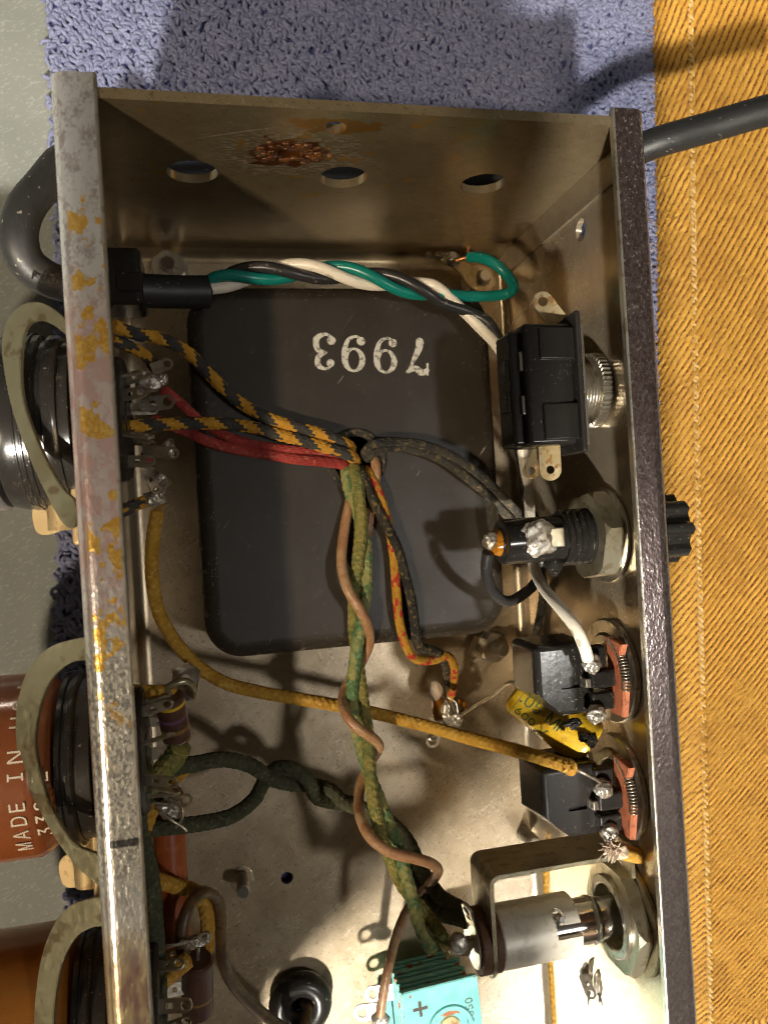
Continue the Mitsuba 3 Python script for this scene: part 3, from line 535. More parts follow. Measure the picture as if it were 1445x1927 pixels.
for i, (mt, lb) in enumerate((('green_cloth', 'green waxed cloth wire of the long twisted bundle, nearer the viewer at the top'), ('olive_cloth', 'olive waxed cloth wire twisted with the green one down the long bundle'))):
    a = 2 * np.pi * (sb / 58 + i / 2 + (.02 if i == 0 else .02)); A = np.clip(sb / 10, .25, 1) * 1.25
    e = (bc + A[:, None] * (np.cos(a)[:, None] * U_ + np.sin(a)[:, None] * V_))[::6]
    k = wire('cloth_wire', e if i == 0 else np.vstack([e[:-4], pts((820, 1745, 46), (838, 1775, 47), (850, 1795, 47))]), 1.38, mt, lump=.11); tag(k, lb, 'wire')
kf = out('cloth_wire', frays(at(843, 1803, z=47.5), RIGHT * .5 + DOWN * .6, 26, 1.6, .09, 4), 'olive_cloth') if False else None
cw([(668, 905, zt + .6), (655, 960, zt + 1.3), (645, 1020, zt + 2.6), (643, 1065, zt + 4.4), (655, 1110, zt + 6), (676, 1145, zt + 6.2), (692, 1180, zt + 4.5), (694, 1212, 33), (678, 1250, 30), (655, 1285, 30), (645, 1315, 32.5), (652, 1345, 37), (672, 1370, 38.5), (700, 1388, 37.5), (713, 1405, 35), (700, 1430, 32), (682, 1465, 32), (675, 1505, 35), (680, 1545, 40), (700, 1580, 43.5), (735, 1604, 45), (780, 1616, 45), (812, 1626, 43), (824, 1638, 40), (815, 1656, 36), (795, 1680, 31), (772, 1705, 27), (752, 1745, 24), (738, 1790, 21), (728, 1835, 19), (719, 1885, 17.5), (716, 1910, 17)], 1.18, 'brown_rubber', 'tan brown wire wrapped around the green bundle and ending at the teal block', .03)
HW = cw([(296, 962, 37), (291, 990, 37), (286, 1040, 35), (287, 1095, 32), (300, 1155, 30), (328, 1205, 30), (370, 1252, 30), (425, 1286, 30), (490, 1303, 30), (560, 1315, 29.5), (640, 1329, 28.5), (720, 1346, 28.5), (800, 1366, 30), (880, 1389, 37), (960, 1410, 47), (1030, 1430, 57), (1068, 1442, 60)], 1.38, 'orange_cloth', 'long mustard yellow cloth wire crossing the floor to the lower jack', .05)
out(HW + '__frayed_end', cat([frays(at(1068, 1443, z=60.3), RIGHT + DOWN * .2, 60, 1.5, .09, 2, .7), frays(at(297, 958, z=37.3), -DOWN, 40, 1.4, .08, 3, .7), blob(at(1072, 1444, z=60), (1.5, 1.9, 1.6), 3, .35)]), 'orange_cloth', True, uv=None)
out(HW + '__bare_end', rods(pts((1075, 1445, 60), (1100, 1456, 60.5), (1130, 1472, 60)), .4), 'plated', True)
# dark green pair from the lower left socket
cw([(292, 1525, 33), (300, 1480, 36), (322, 1450, 36), (370, 1437, 34), (420, 1430, 32), (470, 1440, 29), (510, 1466, 25), (550, 1476, 22), (590, 1456 + 22, 21), (620, 1487, 22), (650, 1512, 22), (690, 1525, 22), (730, 1545, 23), (765, 1580, 25), (795, 1640, 30), (830, 1690, 38), (868, 1712, 44), (880, 1722, 46)], 1.62, 'dark_green_cloth', 'upper dark green cloth wire of the twisted pair crossing behind the bundle', .07)
cw([(286, 1560, 34), (330, 1556, 34), (390, 1548, 31), (440, 1534, 27), (478, 1505, 24), (498, 1470, 22), (520, 1447, 24), (548, 1447, 26), (576, 1466, 26), (596, 1500, 23), (630, 1510, 20), (672, 1515, 19), (720, 1560, 20), (760, 1600, 22), (790, 1660, 27), (825, 1715, 38), (862, 1728, 44), (882, 1735, 46)], 1.62, 'dark_green_cloth', 'lower dark green cloth wire looping back to the socket lug', .07)
cw([(255, 1345, 46), (262, 1400, 46), (262, 1470, 47), (262, 1560, 47), (282, 1640, 46), (292, 1740, 45), (298, 1850, 45), (300, 1950, 45)], 1.6, 'dark_green_cloth', 'dark green cloth wire running along the inside of the left wall', .06)
cw([(262, 1500, 40), (290, 1470, 39), (318, 1438, 37), (334, 1416, 36), (340, 1406, 36.5)], 2.3, 'olive_cloth', 'thick waxed green wire end bent below the banded resistor', .15)
scene_k = out('cloth_wire_017__wax', blob(at(338, 1412, z=36.5), (2.5, 2.8, 2.2), 77, .35), 'olive_cloth', True) if False else None
cw([(240, 1302, 44), (280, 1303, 41), (325, 1303, 37)], 1.45, 'orange_cloth', 'short mustard cloth wire from the left rim to the resistor', .05)
cw([(272, 1560, 38), (290, 1515, 35), (318, 1475, 31), (345, 1450, 28)], 1.5, 'orange_cloth', 'mustard cloth wire beneath the dark green wire', .05)
cw([(288, 1655, 40), (330, 1668, 33), (368, 1680, 30), (388, 1715, 29), (388, 1790, 31), (376, 1830, 33)], 1.5, 'orange_cloth', 'mustard cloth wire bending down beside the brown wire', .05)
cw([(290, 1860, 44), (325, 1830, 42), (355, 1805, 41)], 1.7, 'orange_cloth', 'thick mustard cloth wire at the lowest socket', .06)
cw([(345, 1800, 38), (342, 1760, 39), (352, 1715, 38), (372, 1685, 35), (396, 1680, 31), (412, 1705, 28), (416, 1760, 27), (420, 1810, 26), (440, 1855, 22), (478, 1895, 17), (530, 1935, 11), (560, 1960, 6)], 1.35, 'dark_brown_rubber', 'dark brown wire arching from the lowest socket to the black grommet', .03)
cw([(1042, 1560, 8), (1034, 1610, 6), (1033, 1680, 4), (1036, 1740, 4), (1041, 1800, 4), (1045, 1870, 4), (1052, 1960, 4)], 1.5, 'orange_cloth', 'mustard cloth wire lying along the corner of the floor behind the pilot lamp', .05)
cw([(575, 1950, 10), (578, 1900, 5), (570, 1880, -2)], 1.3, 'dark_brown_rubber', 'reddish brown wire coming up through the black grommet', 0)
cw([(225, 965, 40), (255, 950, 38), (285, 940, 37)], 1.25, 'yellow_black_cloth', 'short yellow and black wire end at the lowest lug of the upper socket')
cw([(212, 640, 40), (240, 650, 38), (272, 668, 37), (292, 690, 38)], 1.2, 'yellow_black_cloth', 'yellow and black wire bent under the strain relief')

# ------------------------------------------------------------------ left wall: sockets, lugs, tubes, retaining springs
def lug(o, d, side, L, w, t=.55, hole=.62, slot=True):
    "a solder lug: strip with rounded end and hole, from o along d, wide along side"
    p = LineString([(0, 0), (L - w / 2, 0)]).buffer(w / 2, cap_style=1).difference(sbox(-w, -w, 0, w)).difference(Point(L - w / 2, 0).buffer(w * .5 * hole))
    if slot: p = p.difference(sbox(L * .28, -w * .2, L * .46, w * .2))
    return basis_place(slab(p, t, .08), o, d, side)
for i, (yc, zc) in enumerate(SOCK):
    SK = name('tube_socket'); tag(SK, ('upper black tube socket on the left wall, with red and striped wires', 'middle black tube socket on the left wall, with dark green wires', 'lowest black tube socket on the left wall, cut by the frame')[i], 'tube socket')
    out(SK + '__base', lathe([(0, -1), (14, -1), (14, .8), (12.4, 1.2), (12.4, 4.2), (11.8, 4.8), (4, 4.8), (4, 5), (0, 5)], [1.6, yc, zc], (1, 0, 0)), 'dull_bakelite', 30)
    out(SK + '__flange', ring(12.9, 17.2, -2.6, -1.4, [1.2, yc, zc], (1, 0, 0)), 'gold_zinc', 30)
    g = np.random.default_rng(20 + i)
    for j in range(8):
        a = math.radians(22 + 45 * j); c_ = np.array([6.0, yc + 9.2 * math.cos(a), zc + 9.2 * math.sin(a)])
        d_ = np.array([1, .18 * math.cos(a) + g.normal() * .12, .25 * math.sin(a)]); sd = np.array([0, -math.sin(a), math.cos(a)]) if g.random() < .5 else np.array([0, math.cos(a), math.sin(a)])
        out(SK + '__lug', lug(c_, d_, sd, g.uniform(5.2, 6.8), 2.5), 'plated', 30)
def sold(key, px, py, z, s, seed, mat='solder', am=.35): return out(key, blob(at(px, py, z=z), s, seed, am + .06, 4, 1.5), mat, True)
SJ = name('solder_joint'); sold(SJ + '__solder', 280, 720, 40, (2.6, 2.0, 1.6), 1); sold(SJ + '__solder', 305, 712, 40, (1.2, 1.5, 1.4), 2)
out(SJ + '__tag', [lug(at(262, 762, z=42), RIGHT - DOWN * .12, DOWN, 7.2, 3.0), lug(at(285, 695, z=43), RIGHT - DOWN * .35, DOWN + FWD * .4, 4.6, 2.4, slot=False)], 'plated', 30); tag(SJ, 'tinned looped tags and solder at the top of the upper tube socket', 'solder joint')
SJ = name('solder_joint'); out(SJ + '__tag', [lug(at(268, 850, z=41), RIGHT + DOWN * .05, DOWN + FWD * .5, 7.5, 2.6, slot=False), lug(at(300, 850, z=41), RIGHT - DOWN * .9, DOWN, 3.8, 1.6)], 'plated', 30)
out(SJ + '__sleeve', rods(pts((268, 858, 38), (290, 860, 37)), 1.1), 'red_cloth', True); sold(SJ + '__solder', 318, 845, 41, (1.3, 1.7, 1.1), 5); tag(SJ, 'bent bright lug with a red sleeve below the lower striped wire', 'solder joint')
SJ = name('solder_joint'); sold(SJ + '__solder', 300, 912, 38, (1.9, 2.2, 1.5), 6, am=.55); sold(SJ + '__solder', 292, 940, 38, (2.0, 1.5, 1.3), 7, am=.6)
out(SJ + '__tag', [lug(at(276, 888, z=40), RIGHT * .6 + DOWN, RIGHT, 5.2, 2.0), lug(at(300, 920, z=40), RIGHT - DOWN * .8, DOWN, 3.0, 1.5)], 'plated', 30); tag(SJ, 'ragged solder joint at the end of the mustard wire on the left', 'solder joint')
SJ = name('solder_joint'); sold(SJ + '__solder', 322, 1520, 37, (2.6, 2.0, 1.6), 8, am=.5); sold(SJ + '__flux', 315, 1492, 36, (2.2, 1.3, 1.2), 9, 'flux', .5)
out(SJ + '__wire_end', [rods(pts((300, 1530, 39), (325, 1546, 39.5), (345, 1558, 39), (352, 1565, 39)), .3), rods(pts((318, 1504, 39), (342, 1520, 39.5), (343, 1540, 39.5), (330, 1558, 39)), .32), rods(pts((290, 1512, 39), (318, 1514, 39)), .4)], 'plated', True)
out(SJ + '__tag', lug(at(322, 1515, z=38), RIGHT - DOWN * .3, DOWN, 4.5, 2.6), 'olive_plated', 30); tag(SJ, 'solder joint with loose bright wire ends on the middle tube socket', 'solder joint')
SJ = name('solder_joint'); sold(SJ + '__solder', 370, 1772, 39, (2.3, 1.3, 1.2), 10, am=.5); sold(SJ + '__solder', 388, 1765, 39, (1.0, 1.2, 1.0), 11, am=.4)
out(SJ + '__tag', lug(at(352, 1782, z=39), RIGHT - DOWN * .5, DOWN + FWD * .3, 5.5, 2.4), 'plated', 30); tag(SJ, 'shiny solder joint where brown and mustard wires meet by the lowest socket', 'solder joint')
# banded resistor, brown resistor, orange film capacitor
R1 = name('banded_resistor'); a_, b_ = at(318, 1310, z=39), at(334, 1392, z=34); ax = b_ - a_; Lr = np.linalg.norm(ax)
out(R1 + '__body', lathe([(0, 0), (2.5, 0), (2.95, .4), (2.95, Lr - .4), (2.5, Lr), (0, Lr)], a_, ax), 'resistor_brown', 30)
for u, w, mt, lb in ((.10, 1.0, 'band_yellow', 'yellow colour band'), (.38, 1.1, 'band_violet', 'violet colour band'), (.62, 1.2, 'band_gold', 'dull gold colour band'), (.90, .6, 'plated', 'pale end band')):
    out(R1 + '__band', ring(2.5, 3.0, u * Lr, u * Lr + w, a_, ax), mt, 30, label=lb)
out(R1 + '__lead', [rods([a_, a_ - ax / Lr * 2, at(345, 1282, z=40), at(362, 1290, z=38), at(365, 1310, z=35)], .75), rods([b_, b_ + ax / Lr * 2.5, at(345, 1420, z=30)], .45)], 'olive_plated', True)
tag(R1, 'dark brown carbon resistor with yellow and violet bands', 'resistor')
k = out('terminal_tag', cat([slab(Polygon([(0, 0), (4.6, .6), (5.2, 5.6), (2.6, 7.6), (-1, 5)]), .7, .1)]), 'olive_plated', 30)
scene.pop(k); k = out('terminal_tag', basis_place(slab(Polygon([(-3.2, -4.2), (2.2, -3.6), (3.0, 2.6), (.4, 4.6), (-3, 3)]).difference(Point(-.2, .8).buffer(1.1)), .7, .1), at(352, 1285, z=33), RIGHT, -DOWN), 'plated', 30); tag(k, 'flat tinned tag with a hole above the banded resistor', 'terminal tag')
R2 = name('brown_resistor'); a_, b_ = at(372, 1806, z=37), at(372, 1905, z=33); ax = b_ - a_; Lr = np.linalg.norm(ax)
out(R2 + '__body', lathe([(0, 0), (2.8, 0), (3.3, .5), (3.3, Lr - .4), (2.9, Lr), (0, Lr)], a_, ax), 'resistor_brown', 30); out(R2 + '__band', ring(2.8, 3.36, Lr * .62, Lr * .68, a_, ax), 'band_gold', 30)
out(R2 + '__lead', [rods([a_, a_ - ax / Lr * 3], .45), rods([b_, b_ + ax / Lr * 4], .45)], 'plated', True); tag(R2, 'plain brown resistor at the lowest tube socket', 'resistor')
FC = name('film_capacitor'); a_, b_ = at(315, 1485, z=28), at(330, 1790, z=28); ax = b_ - a_; Lr = np.linalg.norm(ax)
out(FC + '__body', lathe([(0, 0), (2.2, .2), (3.4, 1.2), (3.5, 3), (3.5, Lr - 3), (3.2, Lr - 1), (1.5, Lr), (0, Lr)], a_, ax), 'orange_film', 30)
out(FC + '__lead', [rods([a_, a_ - ax / Lr * 4], .4), rods([b_, b_ + ax / Lr * 5], .4)], 'plated', True); tag(FC, 'orange brown tubular capacitor below the solder joints along the left wall', 'capacitor')
# tubes outside
def tube_valve(i, yc, zc, mat, base, label):
    V = name('vacuum_tube'); tag(V, label, 'vacuum tube')
    if i == 0:
        out(V + '__envelope', lathe([(0, 14), (16.3, 14), (16.8, 15), (16.8, 46), (16, 50), (12, 52), (0, 52.5)], [-2, yc, zc], (-1, 0, 0), 72), mat, 30)
        out(V + '__base', lathe([(0, 3), (16.2, 3.2), (16.6, 4), (16.6, 5.4), (15.6, 5.8), (15.6, 6.6), (16.6, 7), (17.0, 11.6), (16.4, 13.9), (0, 14)], [-1, yc, zc], (-1, 0, 0), 72), base, 30)
        out(V + '__rib', cat([ring(16.4, 17.15, h, h + .5, [-1, yc, zc], (-1, 0, 0), 72) for h in (8.0, 9.0, 10.0)]), base, 30)
        out(V + '__collar', ring(8, 15.4, 1.0, 3.6, [-1.2, yc, zc], (-1, 0, 0), 72), base, 30)
    else:
        out(V + '__envelope', lathe([(0, 7.2), (13.5, 7.2), (16.2, 10.0), (17.2, 12), (17.2, 38), (16.6, 42), (14, 45.5), (8, 47.5), (0, 48)], [-1, yc, zc], (-1, 0, 0), 72), mat, 30)
        out(V + '__base', lathe([(0, 4), (15.6, 4), (16.2, 4.4), (16.2, 5.2), (15.4, 5.5), (15.4, 6.0), (15.9, 6.3), (15.9, 7.1), (0, 7.15)], [-1, yc, zc], (-1, 0, 0), 72), base, 30)
        out(V + '__collar', ring(8, 15.2, 1.0, 3.9, [-1.2, yc, zc], (-1, 0, 0), 72), 'dull_bakelite', 30)
    return V
tube_valve(0, *SOCK[0], 'dark_chrome', 'bakelite', 'shiny metal vacuum tube with ribbed black base outside the upper left wall')
V2 = tube_valve(1, *SOCK[1], 'brown_paint_tube', 'bakelite', 'red brown vacuum tube printed with pale lettering outside the left wall')
tube_valve(2, *SOCK[2], 'orange_paint_tube', 'bakelite', 'orange vacuum tube outside the lowest part of the left wall')
def tube_text(txt, xpos, y_start, h, sp):
    yc, zc = SOCK[1]; o = []; R = 17.25
    for k, ch in enumerate(txt):
        if ch == ' ': continue
        yy = y_start + k * sp; c_ = (yy - yc) / R
        if abs(c_) > .93: continue
        th = math.asin(c_); p = np.array([xpos, yc + R * math.sin(th), zc + R * math.cos(th)]); tg = np.array([0, math.cos(th), -math.sin(th)])
        o.append(letters(ch, h, p, tg, np.array([-1., 0, 0]), .05, False))
    return cat(o)
out(V2 + '__printing', cat([tube_text('MADE IN USA', -12.7, -129.5, 2.6, 2.75), tube_text('332 E', -8.7, -126.5, 2.6, 2.5)]), 'pale_print', label='pale printed words MADE IN USA and a date code')
# retaining springs, flat crescents leaning out over the tubes
SPN = (-.55, 0, 1)
nv = np.array(SPN) / np.linalg.norm(SPN)
def spring(key, outer, inner, z0, label, x0=-8.):
    K = name('tube_retainer'); d = nv @ np.array([x0, 0, z0]); out(K + '__crescent', outline_plate(list(outer) + list(inner), nv, d, .9), 'spring_zinc', 30); tag(K, label, 'tube retainer'); return K
S1 = spring('', [(140, 990), (118, 985), (84, 925), (50, 850), (22, 770), (6, 690), (3, 640), (14, 600), (38, 575), (70, 568), (105, 585), (150, 632)], [(140, 642), (98, 610), (66, 603), (46, 622), (38, 680), (42, 745), (60, 806), (88, 870), (116, 918), (143, 948)], 64, 'olive crescent shaped spring clip over the shiny metal tube')
S2 = spring('', [(195, 1668), (160, 1648), (118, 1600), (78, 1535), (45, 1465), (30, 1400), (31, 1330), (48, 1270), (80, 1228), (120, 1208), (185, 1200)], [(185, 1240), (136, 1246), (98, 1276), (75, 1328), (65, 1392), (72, 1446), (90, 1508), (116, 1558), (146, 1594), (195, 1618)], 64, 'olive crescent shaped spring clip over the red brown tube')
S3 = spring('', [(72, 2010), (64, 1935), (66, 1880), (75, 1815), (90, 1765), (112, 1725), (145, 1700), (215, 1690)], [(215, 1738), (172, 1747), (140, 1768), (117, 1812), (106, 1860), (101, 1900), (100, 1940), (104, 2010)], 64, 'speckled crescent shaped spring clip over the orange tube')
for K, px, py in ((S1, 100, 985), (S2, 150, 1650)):
    out(K + '__foot', outline_plate([(px - 35, py + 10), (px - 38, py - 28), (px - 10, py - 45), (px + 30, py - 40), (px + 40, py - 5), (px + 10, py + 15), (px - 18, py + 22)], np.array([-.25, 0, 1.]) / np.linalg.norm([-.25, 0, 1.]), 42, 1.0, [[(px - 14, py - 30), (px + 3, py - 27), (px + 2, py - 14), (px - 8, py - 16)]]), 'gold_zinc', 30)
    q = at(px + 18, py - 45, z=46); out(K + '__post', disc(3.0, -6, 6, q, (0, 1, 0)), 'gold_zinc', 30)
    out(K + '__bracket', bar([-4.2, q[1] - 9, 38], [-.2, q[1] + 6, 52], .8), 'gold_zinc', 30)

# ------------------------------------------------------------------ right wall: slide switch
def rounded_lug(px, py, z, d, side, L, w, mat='tinned_brass', key=None, hole=.55):
    return lug(at(px, py, z=z), d, side, L, w, .6, hole, False)
SW = name('toggle_switch'); tag(SW, 'black bodied panel switch with a knurled threaded bushing on the right wall', 'switch'); yc = FITY['switch']
zt_s = 58.0; xl = at(990, 720, z=zt_s)[0]; xr = at(1082, 720, z=zt_s)[0]; yb, ya = at(1020, 838, z=zt_s)[1], at(1020, 607, z=zt_s)[1]
out(SW + '__body', bar([xl, yb, 47], [xr, ya, zt_s], 1.0), 'bakelite', 30)
out(SW + '__back_cover', bar([xl - 2.4, yb + .2, 48], [xl + .6, ya - 1.2, zt_s - 2.2], .8), 'bakelite', 30)
for fy in (.16, .36, .62, .86)[1:3]: out(SW + '__tab', bar([xl - 3.1, ya + (yb - ya) * fy - 2.2, 50], [xl - 1.0, ya + (yb - ya) * fy + 2.2, zt_s - 3.2], .4), 'bakelite', 30)
for fy in (.30, .66): out(SW + '__rivet', bar([xl - .6, ya + (yb - ya) * fy - 2.0, zt_s - 2.6], [xl + .2, ya + (yb - ya) * fy + 2.0, zt_s - 1.2], .25), 'chrome', 30)
for f0, f1 in ((.04, .30), (.66, .96)): out(SW + '__panel', bar([xl + (xr - xl) * .30, ya + (yb - ya) * f0, zt_s - 1], [xr + .1, ya + (yb - ya) * f1, zt_s + .7], .35), 'bakelite', 30)
out(SW + '__plate', bar([xr + .2, yb - 1.8, 41], [xr + 1.3, ya + 2.2, zt_s + 1.6], .35), 'dull_bakelite', 30)
out(SW + '__mounting_plate', bar([xr + 1.35, yb - .3, 41.5], [xr + 2.0, ya - .6, zt_s + 1.2], .2), 'plated', 30)
out(SW + '__bushing', thread(6.0, xr + 2, 106.4, .72, [0, yc, ZC], (1, 0, 0), .28), 'plated', 30)
kn = lathe([(5.9, 0), (7.6, 0), (7.9, .3), (7.9, 2.0), (7.6, 2.3), (5.9, 2.3), (5.9, 0)], [0, 0, 0], (0, 0, 1), 144); ang = np.arctan2(kn.vertices[:, 1], kn.vertices[:, 0]); rr = np.hypot(kn.vertices[:, 0], kn.vertices[:, 1])
kn.vertices[:, :2] *= (1 + .035 * np.where(rr > 7, np.sign(np.sin(ang * 48)), 0))[:, None]
out(SW + '__knurled_nut', place(kn, [103.9, yc, ZC], (1, 0, 0)), 'plated', 20)
out(SW + '__terminal', lug(at(1052, 606, z=54), -DOWN * .8 - RIGHT * .62, RIGHT, 7.8, 4.3, .7, .5, False), 'tinned_brass', 30)
out(SW + '__terminal', lug(at(1032, 832, z=54), DOWN + RIGHT * .05, RIGHT, 8.2, 4.6, .7, .38, False), 'tinned_brass', 30); out(SW + '__terminal', lug(at(1026, 836, z=50), DOWN - RIGHT * .55, RIGHT, 8.4, 3.6, .7, .5, False), 'tinned_brass', 30)

# fuse holder
FH = name('fuse_holder'); tag(FH, 'black tubular fuse holder with a big hex nut and fluted outer cap', 'fuse holder'); yc = FITY['fuse']; zf = ZC
xL = at(938, 1015, z=zf)[0]; xT = at(1052, 1010, z=zf)[0]; xN = at(1112, 1010, z=zf)[0]; o = [0, yc, zf]
out(FH + '__body', lathe([(0, xL), (3.0, xL), (3.2, xL + .4), (4.6, xL + .4), (4.9, xL + .8), (4.9, xT), (0, xT)], o, (1, 0, 0)), 'bakelite', 30)
out(FH + '__thread', thread(6.2, xT, 106.4, 1.5, o, (1, 0, 0), .45), 'bakelite', 30)
out(FH + '__nut', hexnut(10.2, 4.4, 6.2, [101.4, yc, zf], (1, 0, 0), .35), 'olive_plated', 30)
out(FH + '__washer', ring(6, 10.6, 105.75, 106.45, o, (1, 0, 0)), 'plated', 30)
out(FH + '__end_terminal', lathe([(0, xL - 2.2), (1.3, xL - 2.0), (2.6, xL - 1.2), (3.0, xL - .2), (3.0, xL), (0, xL)], o, (1, 0, 0)), 'amber_flux', 30)
out(FH + '__solder', [blob([xL - 2.4, yc + .6, zf + 1.4], (1.5, 2.0, 1.7), 21, .4)], 'solder', True)
sx = at(1015, 1012, z=zf + 4.6); out(FH + '__side_solder', blob(sx, (3.9, 3.7, .9), 22, .38, 4, 1.7), 'solder', True); sx2 = at(1052, 1010, z=zf + 4.8)
out(FH + '__side_lug', bar(sx2 + [-2.2, -2.2, -.6], sx2 + [1.2, 2.0, .3], .3), 'olive_plated', 30); out(FH + '__flux', blob(at(1040, 1062, z=zf + 1), (1.7, 2.3, 1.6), 23, .5), 'bakelite', True)
a = np.linspace(0, 2 * np.pi, 161)[:-1]; r_ = 7.0 + .75 * np.tanh(3 * np.cos(8 * a)); capp = Polygon(np.column_stack([r_ * np.cos(a), r_ * np.sin(a)]))
out(FH + '__cap', place(slab(capp, 12.5, .8), [111.5, yc + .4, zf], (1, 0, 0)), 'bakelite', 30); out(FH + '__cap_base', disc(7.3, 108.1, 111.6, [0, yc + .4, zf], (1, 0, 0)), 'bakelite', 30)

# phone jacks
def jack(yc, label, dim, zr):
    J = name('phone_jack'); tag(J, label, 'phone jack'); o = [0, yc, ZC]
    out(J + '__washer', ring(8.2, 11.4, 104.9, 106.45, o, (1, 0, 0), 64, .3), 'plated', 30)
    out(J + '__inner_ring', ring(6.0, 8.15, 104.2, 105.2, o, (1, 0, 0), 64, .3), 'olive_plated', 30)
    sp_ = []
    for k in range(40):
        a = math.radians(95 + k * 2.1); c_ = np.array([103.6, yc + 8.4 * math.cos(a - 1.25), ZC + 8.4 * math.sin(a - 1.25) + 1.5])
        if k % 2 == 0: t = trimesh.creation.torus(.75, .27, major_sections=12, minor_sections=6); sp_.append(place(t, c_, (0, -math.sin(a - 1.25), math.cos(a - 1.25))))
    out(J + '__spring', cat(sp_), 'plated', True)
    X1 = 103.0; X0 = X1 - 17.5
    B = man(bar([X0, yc - 7.4, 42.0], [X1 - 4.2, yc + 8.0, 55.6], 1.4))
    B = B - man(trimesh.creation.box(bounds=[[X0 + 5.6, yc - 1.6, 54.9], [X0 + 9.8, yc + .8, 60]]))
    wedge = man(basis_place(trimesh.creation.box(bounds=[[-12, -12, 0], [12, 12, 12]]), [X0 + 3.4, yc - 5.0, 50], (0, 1, .15), (.75, -.62, 0))); B = B - man(place(trimesh.creation.box(bounds=[[-14, -14, 0], [14, 14, 14]]), [X0 + 3.4, yc - 5.6, 50], (-.66, -.75, .1)))
    out(J + '__block', B, 'bakelite' if not dim else 'dull_bakelite', 30)
    out(J + '__rib', [bar([X1 - 6.2, yc - 6.3, 54.2], [X1 - 1.0, yc - 2.5, 58.0], .6), bar([X1 - 6.2, yc - 1.6, 54.2], [X1 - .6, yc + 2.0, 58.2], .6), bar([X1 - 6.2, yc + 3.0, 54.2], [X1 - 2.0, yc + 7.0, 57.2], .6)], 'bakelite' if not dim else 'dull_bakelite', 30)
    out(J + '__slot', [bar([X0 + 10.2, yc - 1.4, 55.2], [X0 + 12.6, yc + .6, 57.6], .3)], 'plated', 30)
    out(J + '__fibre_washer', cat([basis_place(slab(Polygon([(-8.0, 2), (-8.0, -3.0), (8.5, -3.0), (7.5, 3.4), (3.0, 1.2), (-.5, 3.6)]), 1.5, .15), [X1 - .2, yc, 57.0], (0, 1, 0), (0, 0, 1))]), 'fibre', 30)
    return J, o
J1, o1 = jack(FITY['jack'], 'upper black phone jack with the white wire soldered on', False, 0)
sold(J1 + '__solder', 1112, 1248, 59, (1.9, 2.0, 1.5), 31, am=.4); sold(J1 + '__solder', 1122, 1345, 58.5, (2.1, 1.9, 1.7), 32, am=.3); sold(J1 + '__flux', 1078, 1362, 56, (1.7, 1.0, .9), 33, 'bakelite', .6)
out(J1 + '__wire_end', [rods(pts((1100, 1228, 58), (1106, 1240, 59.4), (1114, 1252, 60)), .35), rods(pts((1102, 1230, 58), (1114, 1240, 60), (1118, 1252, 60)), .25)], 'plated', True)
J2, o2 = jack(FITY['jack2'], 'lower black phone jack at the end of the mustard wire', True, 0)
sold(J2 + '__solder', 1135, 1484, 58, (2.0, 2.0, 1.6), 34, am=.25); sold(J2 + '__solder', 1146, 1566, 58, (2.0, 2.0, 1.7), 35, am=.25)
out(J2 + '__frayed_cloth', cat([frays(at(1160, 1600, z=60), -RIGHT + DOWN * .1, 50, 2.6, .10, 7, .9), frays(at(1150, 1595, z=60), DOWN, 30, 2.2, .10, 8, .9), blob(at(1168, 1602, z=59), (1.8, 1.6, 1.5), 9, .35)]), 'tape', True); out(J2 + '__cloth_end', rods(pts((1160, 1600, 58), (1185, 1608, 57), (1205, 1612, 56)), 1.6), 'orange_cloth', True)

# yellow capacitor
YC = name('yellow_capacitor'); tag(YC, 'yellow tubular capacitor with green lettering lying between the two jacks', 'capacitor')
a_, b_ = at(974, 1292, z=40.5), at(1112, 1404, z=49); ax = b_ - a_; Lc = np.linalg.norm(ax); ax /= Lc; RC = 5.8
out(YC + '__body', lathe([(0, 0), (4.2, 0), (5.2, .5), (RC, 1.6), (RC, Lc - 1.8), (5.2, Lc - .5), (4.0, Lc), (0, Lc)], a_, ax, 64), 'yellow_wax', 30)
def on_cap(text, s, th, h, mat):
    up = np.array([0, 0, 1.]) - ax * ax[2]; up /= np.linalg.norm(up); si = np.cross(ax, up); o_ = []; k = s
    for ch in text:
        if ch == ' ': k += h * .5; continue
        r = math.cos(th) * up + math.sin(th) * si; tg = -math.sin(th) * up + math.cos(th) * si
        m = letters(ch, h, a_ + ax * k + r * (RC + .02) + tg * h * .4, ax, -tg, .05, False); o_.append(m); k += h * (.32 if ch == '.' else 1.12 if ch == 'M' else .82)
    return cat(o_)
out(YC + '__lettering', cat([on_cap('.05 MF', 2.0, .30, 2.7, ''), on_cap('600 V', 2.4, .92, 2.2, '')]), 'green_ink', label='green printed lettering .05 MF and 600 V')
out(YC + '__stripe', ring(5.6, RC + .05, 1.8, 2.15, a_, ax), 'green_ink', 30)
out(YC + '__lead', [rods([a_ + ax * .3, a_ - ax * 1.5, at(925, 1310, z=30), at(895, 1328, z=22), at(868, 1346, z=16)], .4), rods([at(1100, 1380, z=51), at(1112, 1425, z=53), at(1122, 1470, z=56), at(1128, 1482, z=57)], .42)], 'plated', True)
out(YC + '__tar', [blob(at(1110, 1392, z=53.2), (1.3, 1.6, 1.1), 41, .6, 4, 2.0), blob(at(1096, 1388, z=53.4), (1.0, .9, .6), 42, .6, 4, 2.0)], 'bakelite', True)

